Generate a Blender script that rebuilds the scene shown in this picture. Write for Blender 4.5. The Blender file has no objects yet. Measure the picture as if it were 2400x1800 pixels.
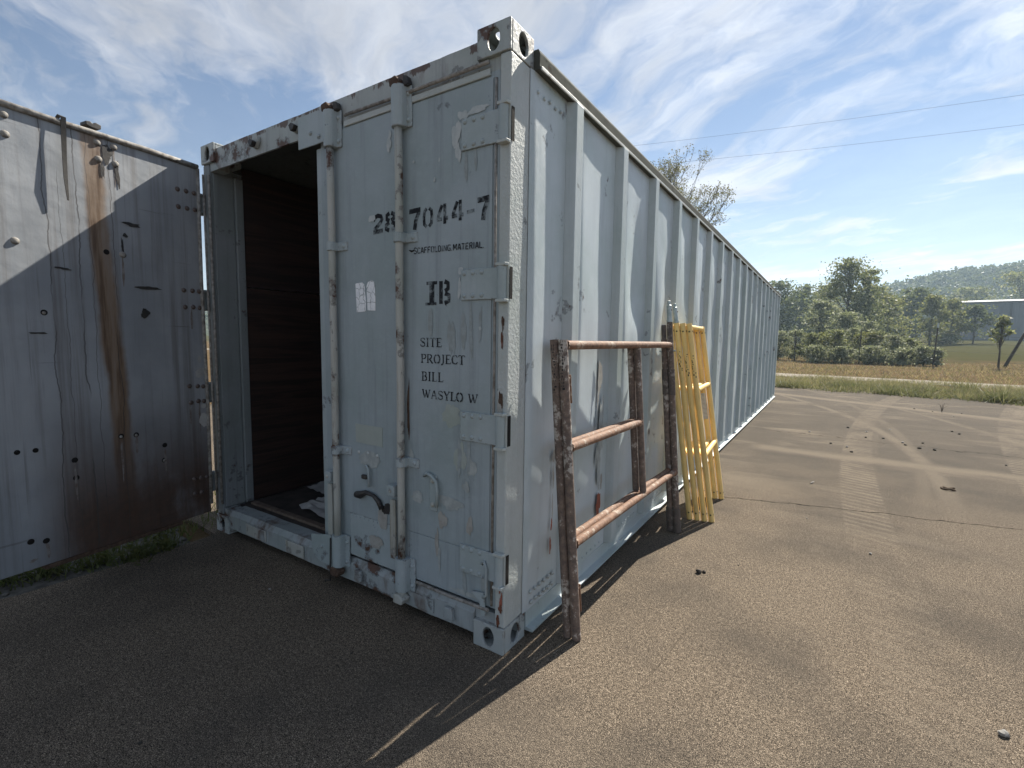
import bpy, math, random
import numpy as np
from mathutils import Vector, Matrix, noise

random.seed(7)
rng = np.random.default_rng(7)
SC = bpy.context.scene
COL = SC.collection
R = math.radians

# ------------------------------------------------------------------ camera
CAM_P = Vector((1.0940, -1.6331, 1.3599))
yaw, pit, roll = -0.57819, 0.091696, 0.013604
F = Vector((math.sin(yaw) * math.cos(pit), math.cos(yaw) * math.cos(pit), -math.sin(pit)))
RR = Vector((math.cos(yaw), -math.sin(yaw), 0)); UU = RR.cross(F)
R2 = RR * math.cos(roll) + UU * math.sin(roll)
U2 = -RR * math.sin(roll) + UU * math.cos(roll)
cam = bpy.data.cameras.new('camera'); co = bpy.data.objects.new('camera', cam); COL.objects.link(co)
cam.sensor_width = 36; cam.lens = 1133.606 / 2400 * 36
cam.clip_start = 0.05; cam.clip_end = 5000
m = Matrix((R2, U2, -F)).transposed().to_4x4(); m.translation = CAM_P
co.matrix_world = m
SC.camera = co

# ------------------------------------------------------------------ light
SUN_AZ, SUN_EL = R(8.5), R(43)
SKY_STRENGTH = 0.05
HAZE = 0.00062
CLOUD = 4.3
SUN_STRENGTH = 5.0
sd_ = bpy.data.lights.new('sun', 'SUN'); so = bpy.data.objects.new('sun', sd_); COL.objects.link(so)
sd_.energy = SUN_STRENGTH; sd_.angle = R(0.5); sd_.color = (1.0, 0.93, 0.82)
to_sun = Vector((math.sin(SUN_AZ) * math.cos(SUN_EL), math.cos(SUN_AZ) * math.cos(SUN_EL), math.sin(SUN_EL)))
so.rotation_euler = to_sun.to_track_quat('Z', 'Y').to_euler()
so.location = (20, 60, 60)
vs = SC.view_settings
vs.view_transform = 'Standard'; vs.look = 'None'; vs.exposure = 1.15; vs.gamma = 1.0; vs.use_curve_mapping = False


class NT:
    """tiny helper round a node tree"""
    def __init__(s, tree):
        s.t = tree; tree.nodes.clear()
    def n(s, typ, props=None, **inp):
        nd = s.t.nodes.new(typ)
        for k, v in (props or {}).items():
            setattr(nd, k, v)
        for k, v in inp.items():
            key = int(k[1:]) if k[0] == 'i' and k[1:].isdigit() else k.replace('_', ' ')
            s.set(nd.inputs[key], v)
        return nd
    def set(s, sock, v):
        if hasattr(v, 'is_output'):
            s.t.links.new(v, sock)
        elif isinstance(v, (tuple, list)) and len(v) == 3 and sock.type == 'RGBA':
            sock.default_value = (*v, 1)
        else:
            sock.default_value = v
    def math(s, op, a, b=0.0, c=0.0, clamp=False):
        nd = s.n('ShaderNodeMath', dict(operation=op, use_clamp=clamp), i0=a, i1=b, i2=c)
        return nd.outputs[0]
    def vmath(s, op, a, b=(0, 0, 0)):
        nd = s.n('ShaderNodeVectorMath', dict(operation=op))
        s.set(nd.inputs[0], a); s.set(nd.inputs[1], b)
        return nd.outputs[0]
    def mix(s, f, a, b, blend='MIX'):
        nd = s.n('ShaderNodeMix', dict(data_type='RGBA', blend_type=blend, clamp_factor=True))
        s.set(nd.inputs[0], f); s.set(nd.inputs[6], a); s.set(nd.inputs[7], b)
        return nd.outputs[2]
    def ramp(s, v, lo, hi, a=0.0, b=1.0):
        nd = s.n('ShaderNodeMapRange', dict(clamp=True, interpolation_type='SMOOTHSTEP'), i0=v, i1=lo, i2=hi, i3=a, i4=b)
        return nd.outputs[0]
    def noise(s, vec, scale, detail=4, rough=.55, dist=0.0, out=0):
        nd = s.n('ShaderNodeTexNoise', None, Vector=vec, Scale=scale, Detail=detail, Roughness=rough, Distortion=dist)
        return nd.outputs[out]
    def scl(s, vec, sc):
        return s.vmath('MULTIPLY', vec, sc)
    def sep(s, vec):
        return s.n('ShaderNodeSeparateXYZ', None, i0=vec).outputs


# ------------------------------------------------------------------ sky
W = bpy.data.worlds.new('World'); SC.world = W; W.use_nodes = True
w = NT(W.node_tree)
sky = w.n('ShaderNodeTexSky', dict(sky_type='NISHITA', sun_disc=False, sun_elevation=SUN_EL, sun_rotation=SUN_AZ,
                                   altitude=200, air_density=1.0, dust_density=0.05, ozone_density=2.0))
d = w.n('ShaderNodeTexCoord').outputs['Generated']
dx, dy, dz = w.sep(d)
den = w.math('ADD', w.math('MAXIMUM', dz, 0.0), 0.10)
P = w.n('ShaderNodeCombineXYZ', None, i0=w.math('DIVIDE', dx, den), i1=w.math('DIVIDE', dy, den), i2=0.0).outputs[0]
rot = w.n('ShaderNodeMapping', None, Vector=P, Rotation=(0, 0, R(28)), Location=(3.1, 1.7, 0)).outputs[0]
warp = w.noise(rot, 1.1, 3, .5, 0, 1)
rw = w.vmath('ADD', rot, w.scl(w.vmath('SUBTRACT', warp, (.5, .5, .5)), (.8, .6, 0)))
warp2 = w.noise(rw, 4.0, 4, .6, 0, 1)
rw = w.vmath('ADD', rw, w.scl(w.vmath('SUBTRACT', warp2, (.5, .5, .5)), (.22, .16, 0)))
c1 = w.noise(w.scl(rw, (.75, 1.5, 1)), 1.0, 4, .5)
c2 = w.noise(w.scl(rw, (1.5, 3.9, 1)), 1.0, 9, .58)
c3 = w.noise(w.scl(rw, (5.0, 7.0, 1)), 1.4, 7, .62)
cl = w.math('ADD', w.math('MULTIPLY', c1, .55), w.math('ADD', w.math('MULTIPLY', c2, .29), w.math('MULTIPLY', c3, .16)))
mask = w.math('MULTIPLY', w.ramp(cl, .41, .60, 0, .95), w.ramp(dz, -.02, .03))
# thin veil everywhere, thicker towards the horizon where the sheet of cirrus is seen edge on
veil = w.ramp(dz, 0.0, .5, .42, .06)
mask = w.math('MAXIMUM', mask, veil)
lum = w.n('ShaderNodeRGBToBW', None, i0=sky.outputs[0]).outputs[0]
body = w.ramp(w.noise(w.scl(rw, (1.3, 2.2, 1)), 1.6, 6, .6), .35, .68, .80, 1.12)      # thick parts of the cloud are grayer
dt = w.n('ShaderNodeVectorMath', dict(operation='DOT_PRODUCT'), i0=d, i1=tuple(to_sun)).outputs['Value']
fwd = w.math('MULTIPLY_ADD', w.math('POWER', w.math('MAXIMUM', dt, 0.0), 10.0), .55, 1.0)     # ice clouds scatter forward
k0 = w.math('MULTIPLY', w.math('MULTIPLY', body, CLOUD), fwd)
cg = w.n('ShaderNodeCombineXYZ', None, i0=w.math('MULTIPLY_ADD', lum, .58, k0), i1=w.math('MULTIPLY_ADD', lum, .61, w.math('MULTIPLY', k0, 1.05)),
         i2=w.math('MULTIPLY_ADD', lum, .66, w.math('MULTIPLY', k0, 1.17))).outputs[0]
skyc = w.mix(mask, sky.outputs[0], cg)
bg = w.n('ShaderNodeBackground', None, Color=skyc, Strength=SKY_STRENGTH)
w.t.links.new(bg.outputs[0], w.n('ShaderNodeOutputWorld').inputs[0])


# ------------------------------------------------------------------ mesh helpers
class MB:
    def __init__(s):
        s.v = []; s.f = []
    def add(s, vs_, fs):
        o = len(s.v); s.v += [tuple(p) for p in vs_]; s.f += [tuple(i + o for i in f) for f in fs]
        return s
    def box(s, x0, x1, y0, y1, z0, z1):
        return s.add([(x0, y0, z0), (x1, y0, z0), (x1, y1, z0), (x0, y1, z0), (x0, y0, z1), (x1, y0, z1), (x1, y1, z1), (x0, y1, z1)],
                     [(0, 3, 2, 1), (4, 5, 6, 7), (0, 1, 5, 4), (1, 2, 6, 5), (2, 3, 7, 6), (3, 0, 4, 7)])
    def tube(s, pts, r, n=12, caps=True):
        pts = [Vector(p) for p in pts]
        rs = r if isinstance(r, (list, tuple)) else [r] * len(pts)
        vs_, fs = [], []
        ref = None
        for i, p in enumerate(pts):
            t = (pts[min(i + 1, len(pts) - 1)] - pts[max(i - 1, 0)]).normalized()
            if ref is None:
                a = Vector((0, 0, 1)) if abs(t.z) < .9 else Vector((1, 0, 0))
                ref = t.cross(a).normalized()
            ref = (ref - t * ref.dot(t)).normalized()
            b = t.cross(ref)
            for k in range(n):
                an = 2 * math.pi * k / n
                vs_.append(p + (ref * math.cos(an) + b * math.sin(an)) * rs[i])
        for i in range(len(pts) - 1):
            for k in range(n):
                k2 = (k + 1) % n
                fs.append((i * n + k, i * n + k2, (i + 1) * n + k2, (i + 1) * n + k))
        if caps:
            fs.append(tuple(reversed(range(n)))); fs.append(tuple(range((len(pts) - 1) * n, len(pts) * n)))
        return s.add(vs_, fs)
    def dome(s, c, nrm, r, h, n=10):
        c = Vector(c); nrm = Vector(nrm).normalized()
        a = nrm.orthogonal().normalized(); b = nrm.cross(a)
        vs_, fs = [], []
        for j, (rr, hh) in enumerate(((1, 0), (.86, .5), (.5, .87))):
            for k in range(n):
                an = 2 * math.pi * k / n
                vs_.append(c + (a * math.cos(an) + b * math.sin(an)) * r * rr + nrm * h * hh)
        vs_.append(c + nrm * h)
        for j in range(2):
            for k in range(n):
                k2 = (k + 1) % n
                fs.append((j * n + k, j * n + k2, (j + 1) * n + k2, (j + 1) * n + k))
        for k in range(n):
            fs.append((2 * n + k, 2 * n + (k + 1) % n, 3 * n))
        return s.add(vs_, fs)
    def prism(s, pts, o, u, v, nrm, d):
        o, u, v, nrm = map(Vector, (o, u, v, nrm)); n = len(pts)
        a = [o + u * p[0] + v * p[1] for p in pts]
        b = [p + nrm * d for p in a]
        return s.add(a + b, [tuple(reversed(range(n))), tuple(range(n, 2 * n))] +
                     [(i, (i + 1) % n, n + (i + 1) % n, n + i) for i in range(n)])
    def holed(s, o, u, v, nrm, w_, h_, cx, cy, rx, ry, d, n=24):
        """plate with an oval hole; o = lower corner of its outer face, d = thickness going along nrm"""
        o, u, v, nrm = map(Vector, (o, u, v, nrm))
        inn, out = [], []
        for k in range(n):
            an = 2 * math.pi * (k + .5) / n
            ca, sa = math.cos(an), math.sin(an)
            inn.append((cx + rx * ca, cy + ry * sa))
            t = min([(w_ - cx) / ca if ca > 1e-6 else 1e9, -cx / ca if ca < -1e-6 else 1e9,
                     (h_ - cy) / sa if sa > 1e-6 else 1e9, -cy / sa if sa < -1e-6 else 1e9])
            out.append((cx + ca * t, cy + sa * t))
        # snap the nearest outer points onto the four corners
        for c in ((0, 0), (w_, 0), (0, h_), (w_, h_)):
            k = min(range(n), key=lambda i: (out[i][0] - c[0]) ** 2 + (out[i][1] - c[1]) ** 2); out[k] = c
        A = [o + u * p[0] + v * p[1] for p in out]; B = [o + u * p[0] + v * p[1] for p in inn]
        C_ = [p + nrm * d for p in A]; D_ = [p + nrm * d for p in B]
        fs = []
        for k in range(n):
            k2 = (k + 1) % n
            fs += [(k, k2, n + k2, n + k), (2 * n + k, 3 * n + k, 3 * n + k2, 2 * n + k2),
                   (n + k, n + k2, 3 * n + k2, 3 * n + k), (k, 2 * n + k, 2 * n + k2, k2)]
        return s.add(A + B + C_ + D_, fs)
    def build(s, name, mat, parent=None, smooth=False, bevel=0.0, fix=True, seg=2):
        me = bpy.data.meshes.new(name); me.from_pydata(s.v, [], s.f); me.update()
        if fix:
            import bmesh
            bm = bmesh.new(); bm.from_mesh(me)
            bmesh.ops.recalc_face_normals(bm, faces=bm.faces[:]); bm.to_mesh(me); bm.free()
        ob = bpy.data.objects.new(name, me); COL.objects.link(ob)
        if mat: me.materials.append(mat)
        if smooth:
            me.shade_smooth()
            if smooth != 'all':
                me.set_sharp_from_angle(angle=R(38))
        if bevel:
            b = ob.modifiers.new('b', 'BEVEL'); b.width = bevel; b.segments = seg; b.limit_method = 'ANGLE'; b.angle_limit = R(40)
        if parent is not None: ob.parent = parent
        return ob


def fast_mesh(name, V, Fq, mat, parent=None):
    """V (n,3), Fq (m,k) numpy arrays"""
    me = bpy.data.meshes.new(name); k = Fq.shape[1]
    me.vertices.add(len(V)); me.vertices.foreach_set('co', V.astype(np.float32).ravel())
    me.loops.add(Fq.size); me.loops.foreach_set('vertex_index', Fq.astype(np.int32).ravel())
    me.polygons.add(len(Fq)); me.polygons.foreach_set('loop_start', np.arange(0, Fq.size, k, dtype=np.int32))
    me.update(calc_edges=True); me.materials.append(mat)
    ob = bpy.data.objects.new(name, me); COL.objects.link(ob)
    if parent is not None: ob.parent = parent
    return ob


def tag(o, label=None, cat=None, group=None, kind=None):
    if label: o['label'] = label
    if cat: o['category'] = cat
    if group: o['group'] = group
    if kind: o['kind'] = kind
    return o


def empty(name, loc=(0, 0, 0), rot=(0, 0, 0), parent=None):
    o = bpy.data.objects.new(name, None); COL.objects.link(o); o.location = loc; o.rotation_euler = rot
    o.empty_display_size = .1
    if parent is not None: o.parent = parent
    return o


def dup(o, parent=None):
    """one more object that shares o's mesh"""
    c = o.copy(); COL.objects.link(c)
    if parent is not None: c.parent = parent
    return c


# ------------------------------------------------------------------ materials
def new_mat(name):
    mt = bpy.data.materials.new(name); mt.use_nodes = True
    t = NT(mt.node_tree)
    out = t.n('ShaderNodeOutputMaterial')
    return mt, t, out


def coords(t, rand=False):
    c = t.n('ShaderNodeTexCoord').outputs['Object']
    if rand:
        r = t.n('ShaderNodeObjectInfo').outputs['Random']
        c = t.vmath('ADD', c, t.n('ShaderNodeCombineXYZ', None, i0=t.math('MULTIPLY', r, 37.0), i1=t.math('MULTIPLY', r, 11.0), i2=t.math('MULTIPLY', r, 23.0)).outputs[0])
    return c


def finish(t, out, col, rough=.6, metal=0.0, bump=None, bstr=.2, bdist=.01, spec=.5):
    b = t.n('ShaderNodeBsdfPrincipled', None, Base_Color=col, Roughness=rough, Metallic=metal)
    b.inputs['Specular IOR Level'].default_value = spec
    if bump is not None:
        nb = t.n('ShaderNodeBump', None, Height=bump, Strength=bstr, Distance=bdist)
        t.t.links.new(nb.outputs[0], b.inputs['Normal'])
    t.t.links.new(b.outputs[0], out.inputs[0])
    return b


def paint(name, base, dark=None, streak=.5, chips=.0, rust=0.0, lump=.25, rough=.5, rand=False, spec=.4, speck=.5, top=None, edge=False):
    """old brushed-on gray paint over steel: clouding, run-down dirt, chips to primer and rust"""
    mt, t, out = new_mat(name); c = coords(t, rand)
    dark = dark or tuple(x * .62 for x in base)
    big = t.noise(c, 2.2, 5, .6)
    col = t.mix(t.ramp(big, .35, .7), base, tuple(x * .86 * (1 + .05 * i) for i, x in zip((-1, 0, -1), base)))
    run = t.noise(t.scl(c, (11, 11, .55)), 1.3, 6, .62)
    col = t.mix(t.math('MULTIPLY', t.ramp(run, .50, .78), streak), col, dark)
    run2 = t.noise(t.scl(c, (34, 34, 1.6)), 1.0, 4, .6)
    col = t.mix(t.math('MULTIPLY', t.ramp(run2, .58, .75), streak * .55), col, tuple(x * .8 for x in dark))
    mott = t.noise(c, 26, 5, .7)
    col = t.mix(t.math('MULTIPLY', t.ramp(mott, .45, .8), .30), col, tuple(min(1, x * 1.22) for x in base))
    # fine dirt specks
    sp = t.noise(c, 95, 3, .6)
    col = t.mix(t.math('MULTIPLY', t.ramp(sp, .70, .76), speck), col, (.05, .045, .04))
    h = t.math('MULTIPLY', t.noise(c, 60, 4, .6), 1.0)
    if chips:
        area = t.noise(c, 3.1, 3, .6)
        ed = t.noise(c, 13, 8, .68)
        k = t.math('ADD', t.math('MULTIPLY', area, .55), t.math('MULTIPLY', ed, .45))
        th = .645 - .12 * chips
        pr = t.ramp(k, th, th + .012)
        col = t.mix(pr, col, tuple(x * .55 for x in base))
        rr = t.ramp(k, th + .03, th + .045)
        rc = t.mix(t.noise(c, 40, 4, .7), (.035, .022, .017), (.13, .065, .042))
        col = t.mix(rr, col, rc)
        h = t.math('SUBTRACT', h, t.math('MULTIPLY', pr, .8))
    if rust:
        rn = t.noise(t.scl(c, (5, 5, 1.5)), 1.0, 6, .65)
        rcol = t.mix(t.noise(c, 50, 4, .7), (.035, .024, .018), (.16, .085, .05))
        col = t.mix(t.math('MULTIPLY', t.ramp(rn, .62 - .2 * rust, .80 - .2 * rust), .85), col, rcol)
    if rand:                     # every sheet was painted at another time
        v_ = t.math('MULTIPLY_ADD', t.n('ShaderNodeObjectInfo').outputs['Random'], .16, .90)
        col = t.mix(1.0, col, t.n('ShaderNodeCombineColor', None, i0=v_, i1=v_, i2=v_).outputs[0], 'MULTIPLY')
    if edge:                     # paint knocked off along the arrises
        bv = t.n('ShaderNodeBevel', dict(samples=3), Radius=.006)
        gn = t.n('ShaderNodeNewGeometry').outputs['Normal']
        dd_ = t.n('ShaderNodeVectorMath', dict(operation='DOT_PRODUCT'), i0=bv.outputs[0], i1=gn).outputs['Value']
        ek = t.math('MULTIPLY', t.ramp(dd_, .985, .90), t.ramp(t.noise(c, 38, 6, .7), .47, .56))
        col = t.mix(ek, col, t.mix(t.noise(c, 70, 3, .7), (.05, .035, .028), (.17, .11, .08)))
    if top is not None:          # rust that creeps down from the upper edge
        zz = t.sep(c)[2]
        e = t.math('ADD', t.ramp(zz, top - .075, top), t.math('MULTIPLY', t.math('SUBTRACT', t.noise(t.scl(c, (16, 16, 7)), 1.0, 7, .68), .5), 2.6))
        col = t.mix(t.math('MULTIPLY', t.ramp(e, .95, 1.12), .9), col, t.mix(t.noise(c, 60, 4, .7), (.03, .022, .018), (.13, .06, .035)))
    finish(t, out, col, t.ramp(mott, .2, .8, rough - .08, rough + .14), 0, h, lump, .004, spec)
    return mt


GREY = (.295, .345, .375)
M = {}
M['paint'] = paint('door_paint', GREY, chips=.22, streak=.7)
M['paint_post'] = paint('post_paint', (.42, .45, .45), chips=.25, lump=.9, streak=.25)
M['paint_head'] = paint('header_paint', (.35, .375, .375), chips=.7, rust=.45, streak=.8, top=2.545)
M['paint_sill'] = paint('sill_paint', (.31, .345, .36), chips=.8, rust=.5, streak=.8, edge=True)
M['paint_cast'] = paint('casting_paint', (.36, .39, .395), chips=.9, rust=.25, streak=.4, lump=.7, edge=True)
M['paint_side'] = paint('side_paint', (.44, .50, .535), chips=.36, streak=.38, rand=True, lump=.12, rough=.42, spec=.5, speck=.3)
M['paint_rib'] = paint('rib_paint', (.43, .49, .515), chips=.4, streak=.4, rand=True, lump=.15, rough=.45)
M['paint_rail'] = paint('rail_paint', (.085, .09, .08), dark=(.04, .04, .035), chips=.3, rust=.1, streak=.8, rough=.85, spec=.08)
M['paint_lip'] = paint('lip_paint', (.46, .48, .47), chips=.3)
M['paint_rod'] = paint('rod_paint', (.40, .405, .385), dark=(.17, .15, .10), chips=.8, streak=1.0, rust=.12, lump=.5)
M['paint_clamp'] = paint('bracket_paint', (.335, .385, .41), chips=.5, edge=True, streak=.3)
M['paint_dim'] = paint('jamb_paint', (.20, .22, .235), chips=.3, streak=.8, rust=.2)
M['gray_patch'] = paint('patch_paint', (.33, .365, .35), streak=.1, speck=.2)


def simple(name, col, rough=.7, col2=None, sc=30, metal=0.0, bump=0.0, rand=False, spec=.4):
    mt, t, out = new_mat(name); c = coords(t, rand)
    nz = t.noise(c, sc, 5, .65)
    cc = t.mix(t.ramp(nz, .35, .68), col, col2 or tuple(x * .7 for x in col))
    finish(t, out, cc, rough, metal, nz if bump else None, bump, .005, spec)
    return mt


M['primer'] = simple('bare_primer', (.27, .30, .30), .8, (.36, .39, .39), 22, bump=.2)
M['primer_warm'] = simple('worn_primer', (.33, .33, .31), .85, (.27, .265, .245), 25, bump=.2)
M['rust'] = simple('red_rust', (.16, .06, .035), .9, (.06, .028, .02), 40, bump=.4)
M['red_primer'] = simple('red_primer', (.30, .10, .065), .85, (.22, .075, .05), 18, bump=.2)
M['black'] = simple('black_rubber', (.012, .012, .013), .75, (.03, .028, .026), 30, bump=.2)
M['dark_grease'] = simple('dark_grease', (.02, .02, .022), .55, (.05, .045, .04), 25, bump=.4)
M['brown'] = simple('brown_rust', (.055, .032, .022), .9, (.10, .065, .045), 40, bump=.3)
M['stain'] = simple('greenish_runoff_stain', (.235, .265, .265), .75, (.285, .325, .34), 30)
M['run'] = simple('dark_rust_run', (.13, .10, .085), .7, (.24, .235, .235), 24)
M['light_peel'] = simple('pale_undercoat', (.44, .47, .475), .8, (.36, .40, .41), 30, bump=.2)
M['hole'] = simple('dark_hole', (.01, .009, .008), .95)
M['galv'] = simple('galvanised_steel', (.42, .46, .46), .42, (.28, .33, .33), 35, .75, .15)
M['gasket'] = simple('weathered_gasket', (.30, .29, .27), .85, (.14, .125, .11), 35, bump=.3)
M['paper'] = simple('soiled_paper', (.42, .42, .41), .9, (.28, .28, .28), 9)

# ink of the stencils, thin where it has worn off
mt, t, out = new_mat('stencil_ink'); c = coords(t)
wn = t.math('ADD', t.math('MULTIPLY', t.noise(c, 22, 6, .7), .7), t.math('MULTIPLY', t.noise(c, 7, 3, .6), .3))
finish(t, out, t.mix(t.ramp(wn, .47, .60), (.012, .014, .018), (.20, .235, .25)), .75, spec=.2)
M['ink'] = mt
mt, t, out = new_mat('stencil_ink_crisp'); c = coords(t)
finish(t, out, t.mix(t.ramp(t.noise(c, 30, 5, .7), .50, .66), (.016, .018, .022), (.18, .21, .225)), .75, spec=.2)
M['ink2'] = mt

# cracked white sticker
mt, t, out = new_mat('cracked_sticker'); c = coords(t)
vo = t.n('ShaderNodeTexVoronoi', dict(feature='DISTANCE_TO_EDGE'), Vector=t.vmath('ADD', c, t.scl(t.noise(c, 30, 3, .5, 0, 1), (.03, .03, .03))), Scale=19.0)
cr = t.ramp(vo.outputs[0], .008, .03)
dirt = t.noise(c, 45, 5, .7)
finish(t, out, t.mix(cr, (.22, .25, .27), t.mix(t.ramp(dirt, .4, .7), (.80, .82, .85), (.66, .69, .73))), .7)
M['sticker'] = mt
mt, t, out = new_mat('printed_label'); c = coords(t, True)
ln = t.n('ShaderNodeTexWave', dict(wave_type='BANDS', bands_direction='Z'), Vector=c, Scale=28.0, Distortion=1.0, Detail=2.0)
wd = t.noise(t.scl(c, (60, 160, 4)), 1.0, 3, .6)
finish(t, out, t.mix(t.math('MULTIPLY', t.ramp(ln.outputs[1], .55, .75), t.ramp(wd, .42, .5)), (.62, .63, .62), (.2, .2, .2)), .6)
M['label'] = mt

# open door, inside face: streaks, a brown run, rust and painted-in shade at the foot, hairline vertical cracks
mt, t, out = new_mat('door_inside_paint'); c = coords(t); X, Y, Z = t.sep(c)
base = t.mix(t.ramp(t.noise(c, 1.6, 5, .6), .35, .7), (.315, .335, .36), (.23, .25, .275))
st = t.noise(t.scl(c, (17, 17, .45)), 1.0, 6, .65)
base = t.mix(t.math('MULTIPLY', t.ramp(st, .46, .70), .65), base, (.12, .112, .11))
st2 = t.noise(t.scl(c, (48, 48, 1.2)), 1.0, 4, .6)
base = t.mix(t.math('MULTIPLY', t.ramp(st2, .57, .72), .45), base, (.10, .095, .095))
hs = t.noise(t.scl(c, (1.4, 1, 42)), 1.0, 4, .6)
base = t.mix(t.math('MULTIPLY', t.ramp(hs, .66, .72), .45), base, (.09, .085, .085))
wob = t.math('MULTIPLY', t.math('SUBTRACT', t.noise(t.scl(c, (3, 3, 2.4)), 1.0, 5, .65), .5), .09)
xb = t.math('ADD', X, wob)
cen = t.math('MULTIPLY_ADD', Z, .045, .475)                   # the run drifts with height
band = t.math('SUBTRACT', 1.0, t.ramp(t.math('ABSOLUTE', t.math('SUBTRACT', xb, cen)), .030, .066))
band = t.math('MULTIPLY', band, t.ramp(Z, .25, .9, .35, 1.0))
bn = t.noise(t.scl(c, (22, 22, 1.4)), 1.0, 5, .65)
base = t.mix(t.math('MULTIPLY', band, t.ramp(bn, .2, .62, .50, .96)), base, t.mix(t.ramp(bn, .45, .62), (.20, .13, .075), (.10, .06, .035)))
foot = t.math('MULTIPLY', t.ramp(Z, 1.10, .28), t.ramp(t.noise(t.scl(c, (3, 3, 1.2)), 1.0, 6, .65), .18, .52))  # brown rust plus shade painted into the colour, deepening downwards
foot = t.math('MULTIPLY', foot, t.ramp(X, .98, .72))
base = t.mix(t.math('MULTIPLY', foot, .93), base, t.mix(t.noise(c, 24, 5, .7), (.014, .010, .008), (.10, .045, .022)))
for x0, a in ((.795, 1.1), (.662, 1.3), (.50, .8), (.735, .5), (.61, .6)):
    wv = t.math('MULTIPLY', t.math('SUBTRACT', t.noise(t.vmath('ADD', t.scl(c, (0, 0, 3.2)), (x0 * 31, 0, 0)), 1.0, 7, .6), .5), .07)
    dd = t.math('ABSOLUTE', t.math('SUBTRACT', t.math('ADD', X, wv), x0))
    gate = t.ramp(t.noise(t.vmath('ADD', t.scl(c, (0, 0, 1.6)), (x0 * 17, 3, 0)), 1.0, 3, .5), .36, .44)
    base = t.mix(t.math('MULTIPLY', t.math('MULTIPLY', t.ramp(dd, .0036 * a, .0008 * a), gate), .8), base, (.05, .047, .047))
finish(t, out, base, t.ramp(st, .3, .7, .36, .6), 0, t.math('ADD', t.noise(c, 2.6, 3, .5), t.math('MULTIPLY', t.noise(c, 14, 5, .6), .12)), .55, .03, .45)
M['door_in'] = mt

# rusty scaffold tubes
def rusty(name, a, b, c3, amt, rough=.75):
    mt, t, out = new_mat(name); c = coords(t, True)
    n1 = t.noise(c, 34, 7, .72); n2 = t.noise(t.scl(c, (9, 9, 4)), 1.0, 5, .65); n3 = t.noise(c, 120, 4, .7)
    col = t.mix(t.ramp(n1, .38, .62), a, b)
    col = t.mix(t.ramp(t.math('ADD', t.math('MULTIPLY', n2, .5), t.math('MULTIPLY', n1, .5)), amt, amt + .05), col, c3)
    col = t.mix(t.math('MULTIPLY', t.ramp(n3, .55, .75), .55), col, (.025, .015, .012))
    finish(t, out, col, rough, 0.0, t.math('ADD', n1, t.math('MULTIPLY', n3, .5)), .5, .004, .4)
    return mt


M['rust_leg'] = rusty('rusty_leg_steel', (.115, .088, .075), (.20, .145, .115), (.42, .385, .345), .525)
M['rust_rung'] = rusty('rusty_rung_steel', (.235, .135, .085), (.13, .07, .045), (.36, .29, .23), .535)
M['dark_leg'] = rusty('dark_tube_steel', (.08, .07, .062), (.13, .10, .085), (.26, .235, .21), .55)


mt, t, out = new_mat('yellow_enamel'); c = coords(t, True)
n1 = t.noise(c, 9, 6, .65); n2 = t.noise(c, 60, 5, .7); n3 = t.noise(t.scl(c, (30, 30, 3)), 1.0, 5, .65)
col = t.mix(t.ramp(n1, .35, .7), (.86, .61, .22), (.75, .54, .21))
col = t.mix(t.math('MULTIPLY', t.ramp(n3, .52, .72), .5), col, (.36, .25, .11))
col = t.mix(t.ramp(n2, .69, .74), col, (.09, .05, .03))
finish(t, out, col, .45, 0, n2, .12, .003, .45)
M['yellow'] = mt

# plywood lining
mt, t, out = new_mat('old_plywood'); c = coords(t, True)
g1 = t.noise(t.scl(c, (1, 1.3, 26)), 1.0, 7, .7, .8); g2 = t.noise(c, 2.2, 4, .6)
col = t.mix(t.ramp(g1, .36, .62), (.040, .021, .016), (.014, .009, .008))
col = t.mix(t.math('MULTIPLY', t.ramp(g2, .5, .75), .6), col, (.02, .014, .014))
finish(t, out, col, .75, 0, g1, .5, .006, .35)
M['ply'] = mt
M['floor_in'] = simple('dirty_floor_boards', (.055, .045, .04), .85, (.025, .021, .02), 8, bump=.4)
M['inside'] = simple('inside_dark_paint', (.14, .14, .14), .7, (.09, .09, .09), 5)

# ------------------------------------------------------------------ ground materials
mt, t, out = new_mat('asphalt'); c = t.n('ShaderNodeNewGeometry').outputs['Position']; X, Y, Z = t.sep(c)
fine = t.noise(c, 280, 3, .75); mid = t.noise(c, 70, 4, .7); blot = t.noise(c, 1.1, 6, .6); cloud = t.noise(c, .42, 4, .6)
vor = t.n('ShaderNodeTexVoronoi', dict(feature='F1'), Vector=c, Scale=230.0)
grain = t.math('ADD', t.math('MULTIPLY', fine, .74), t.math('MULTIPLY', mid, .26))
col = t.mix(t.ramp(grain, .42, .58), (.010, .0094, .0088), (.262, .212, .160))
stone = t.n('ShaderNodeSeparateColor', None, i0=vor.outputs[1]).outputs[0]
col = t.mix(t.math('MULTIPLY', t.ramp(stone, .76, .84), t.ramp(vor.outputs[0], .48, .28)), col, (.46, .38, .29))
col = t.mix(t.math('MULTIPLY', t.ramp(blot, .40, .66), .5), col, (.050, .046, .042))
col = t.mix(t.ramp(t.math('ADD', Y, t.math('MULTIPLY', blot, 3.0)), 1.8, 7.5, 0, .72), col, (.078, .070, .060))     # asphalt colour blends darker towards the far end of the yard
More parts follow.
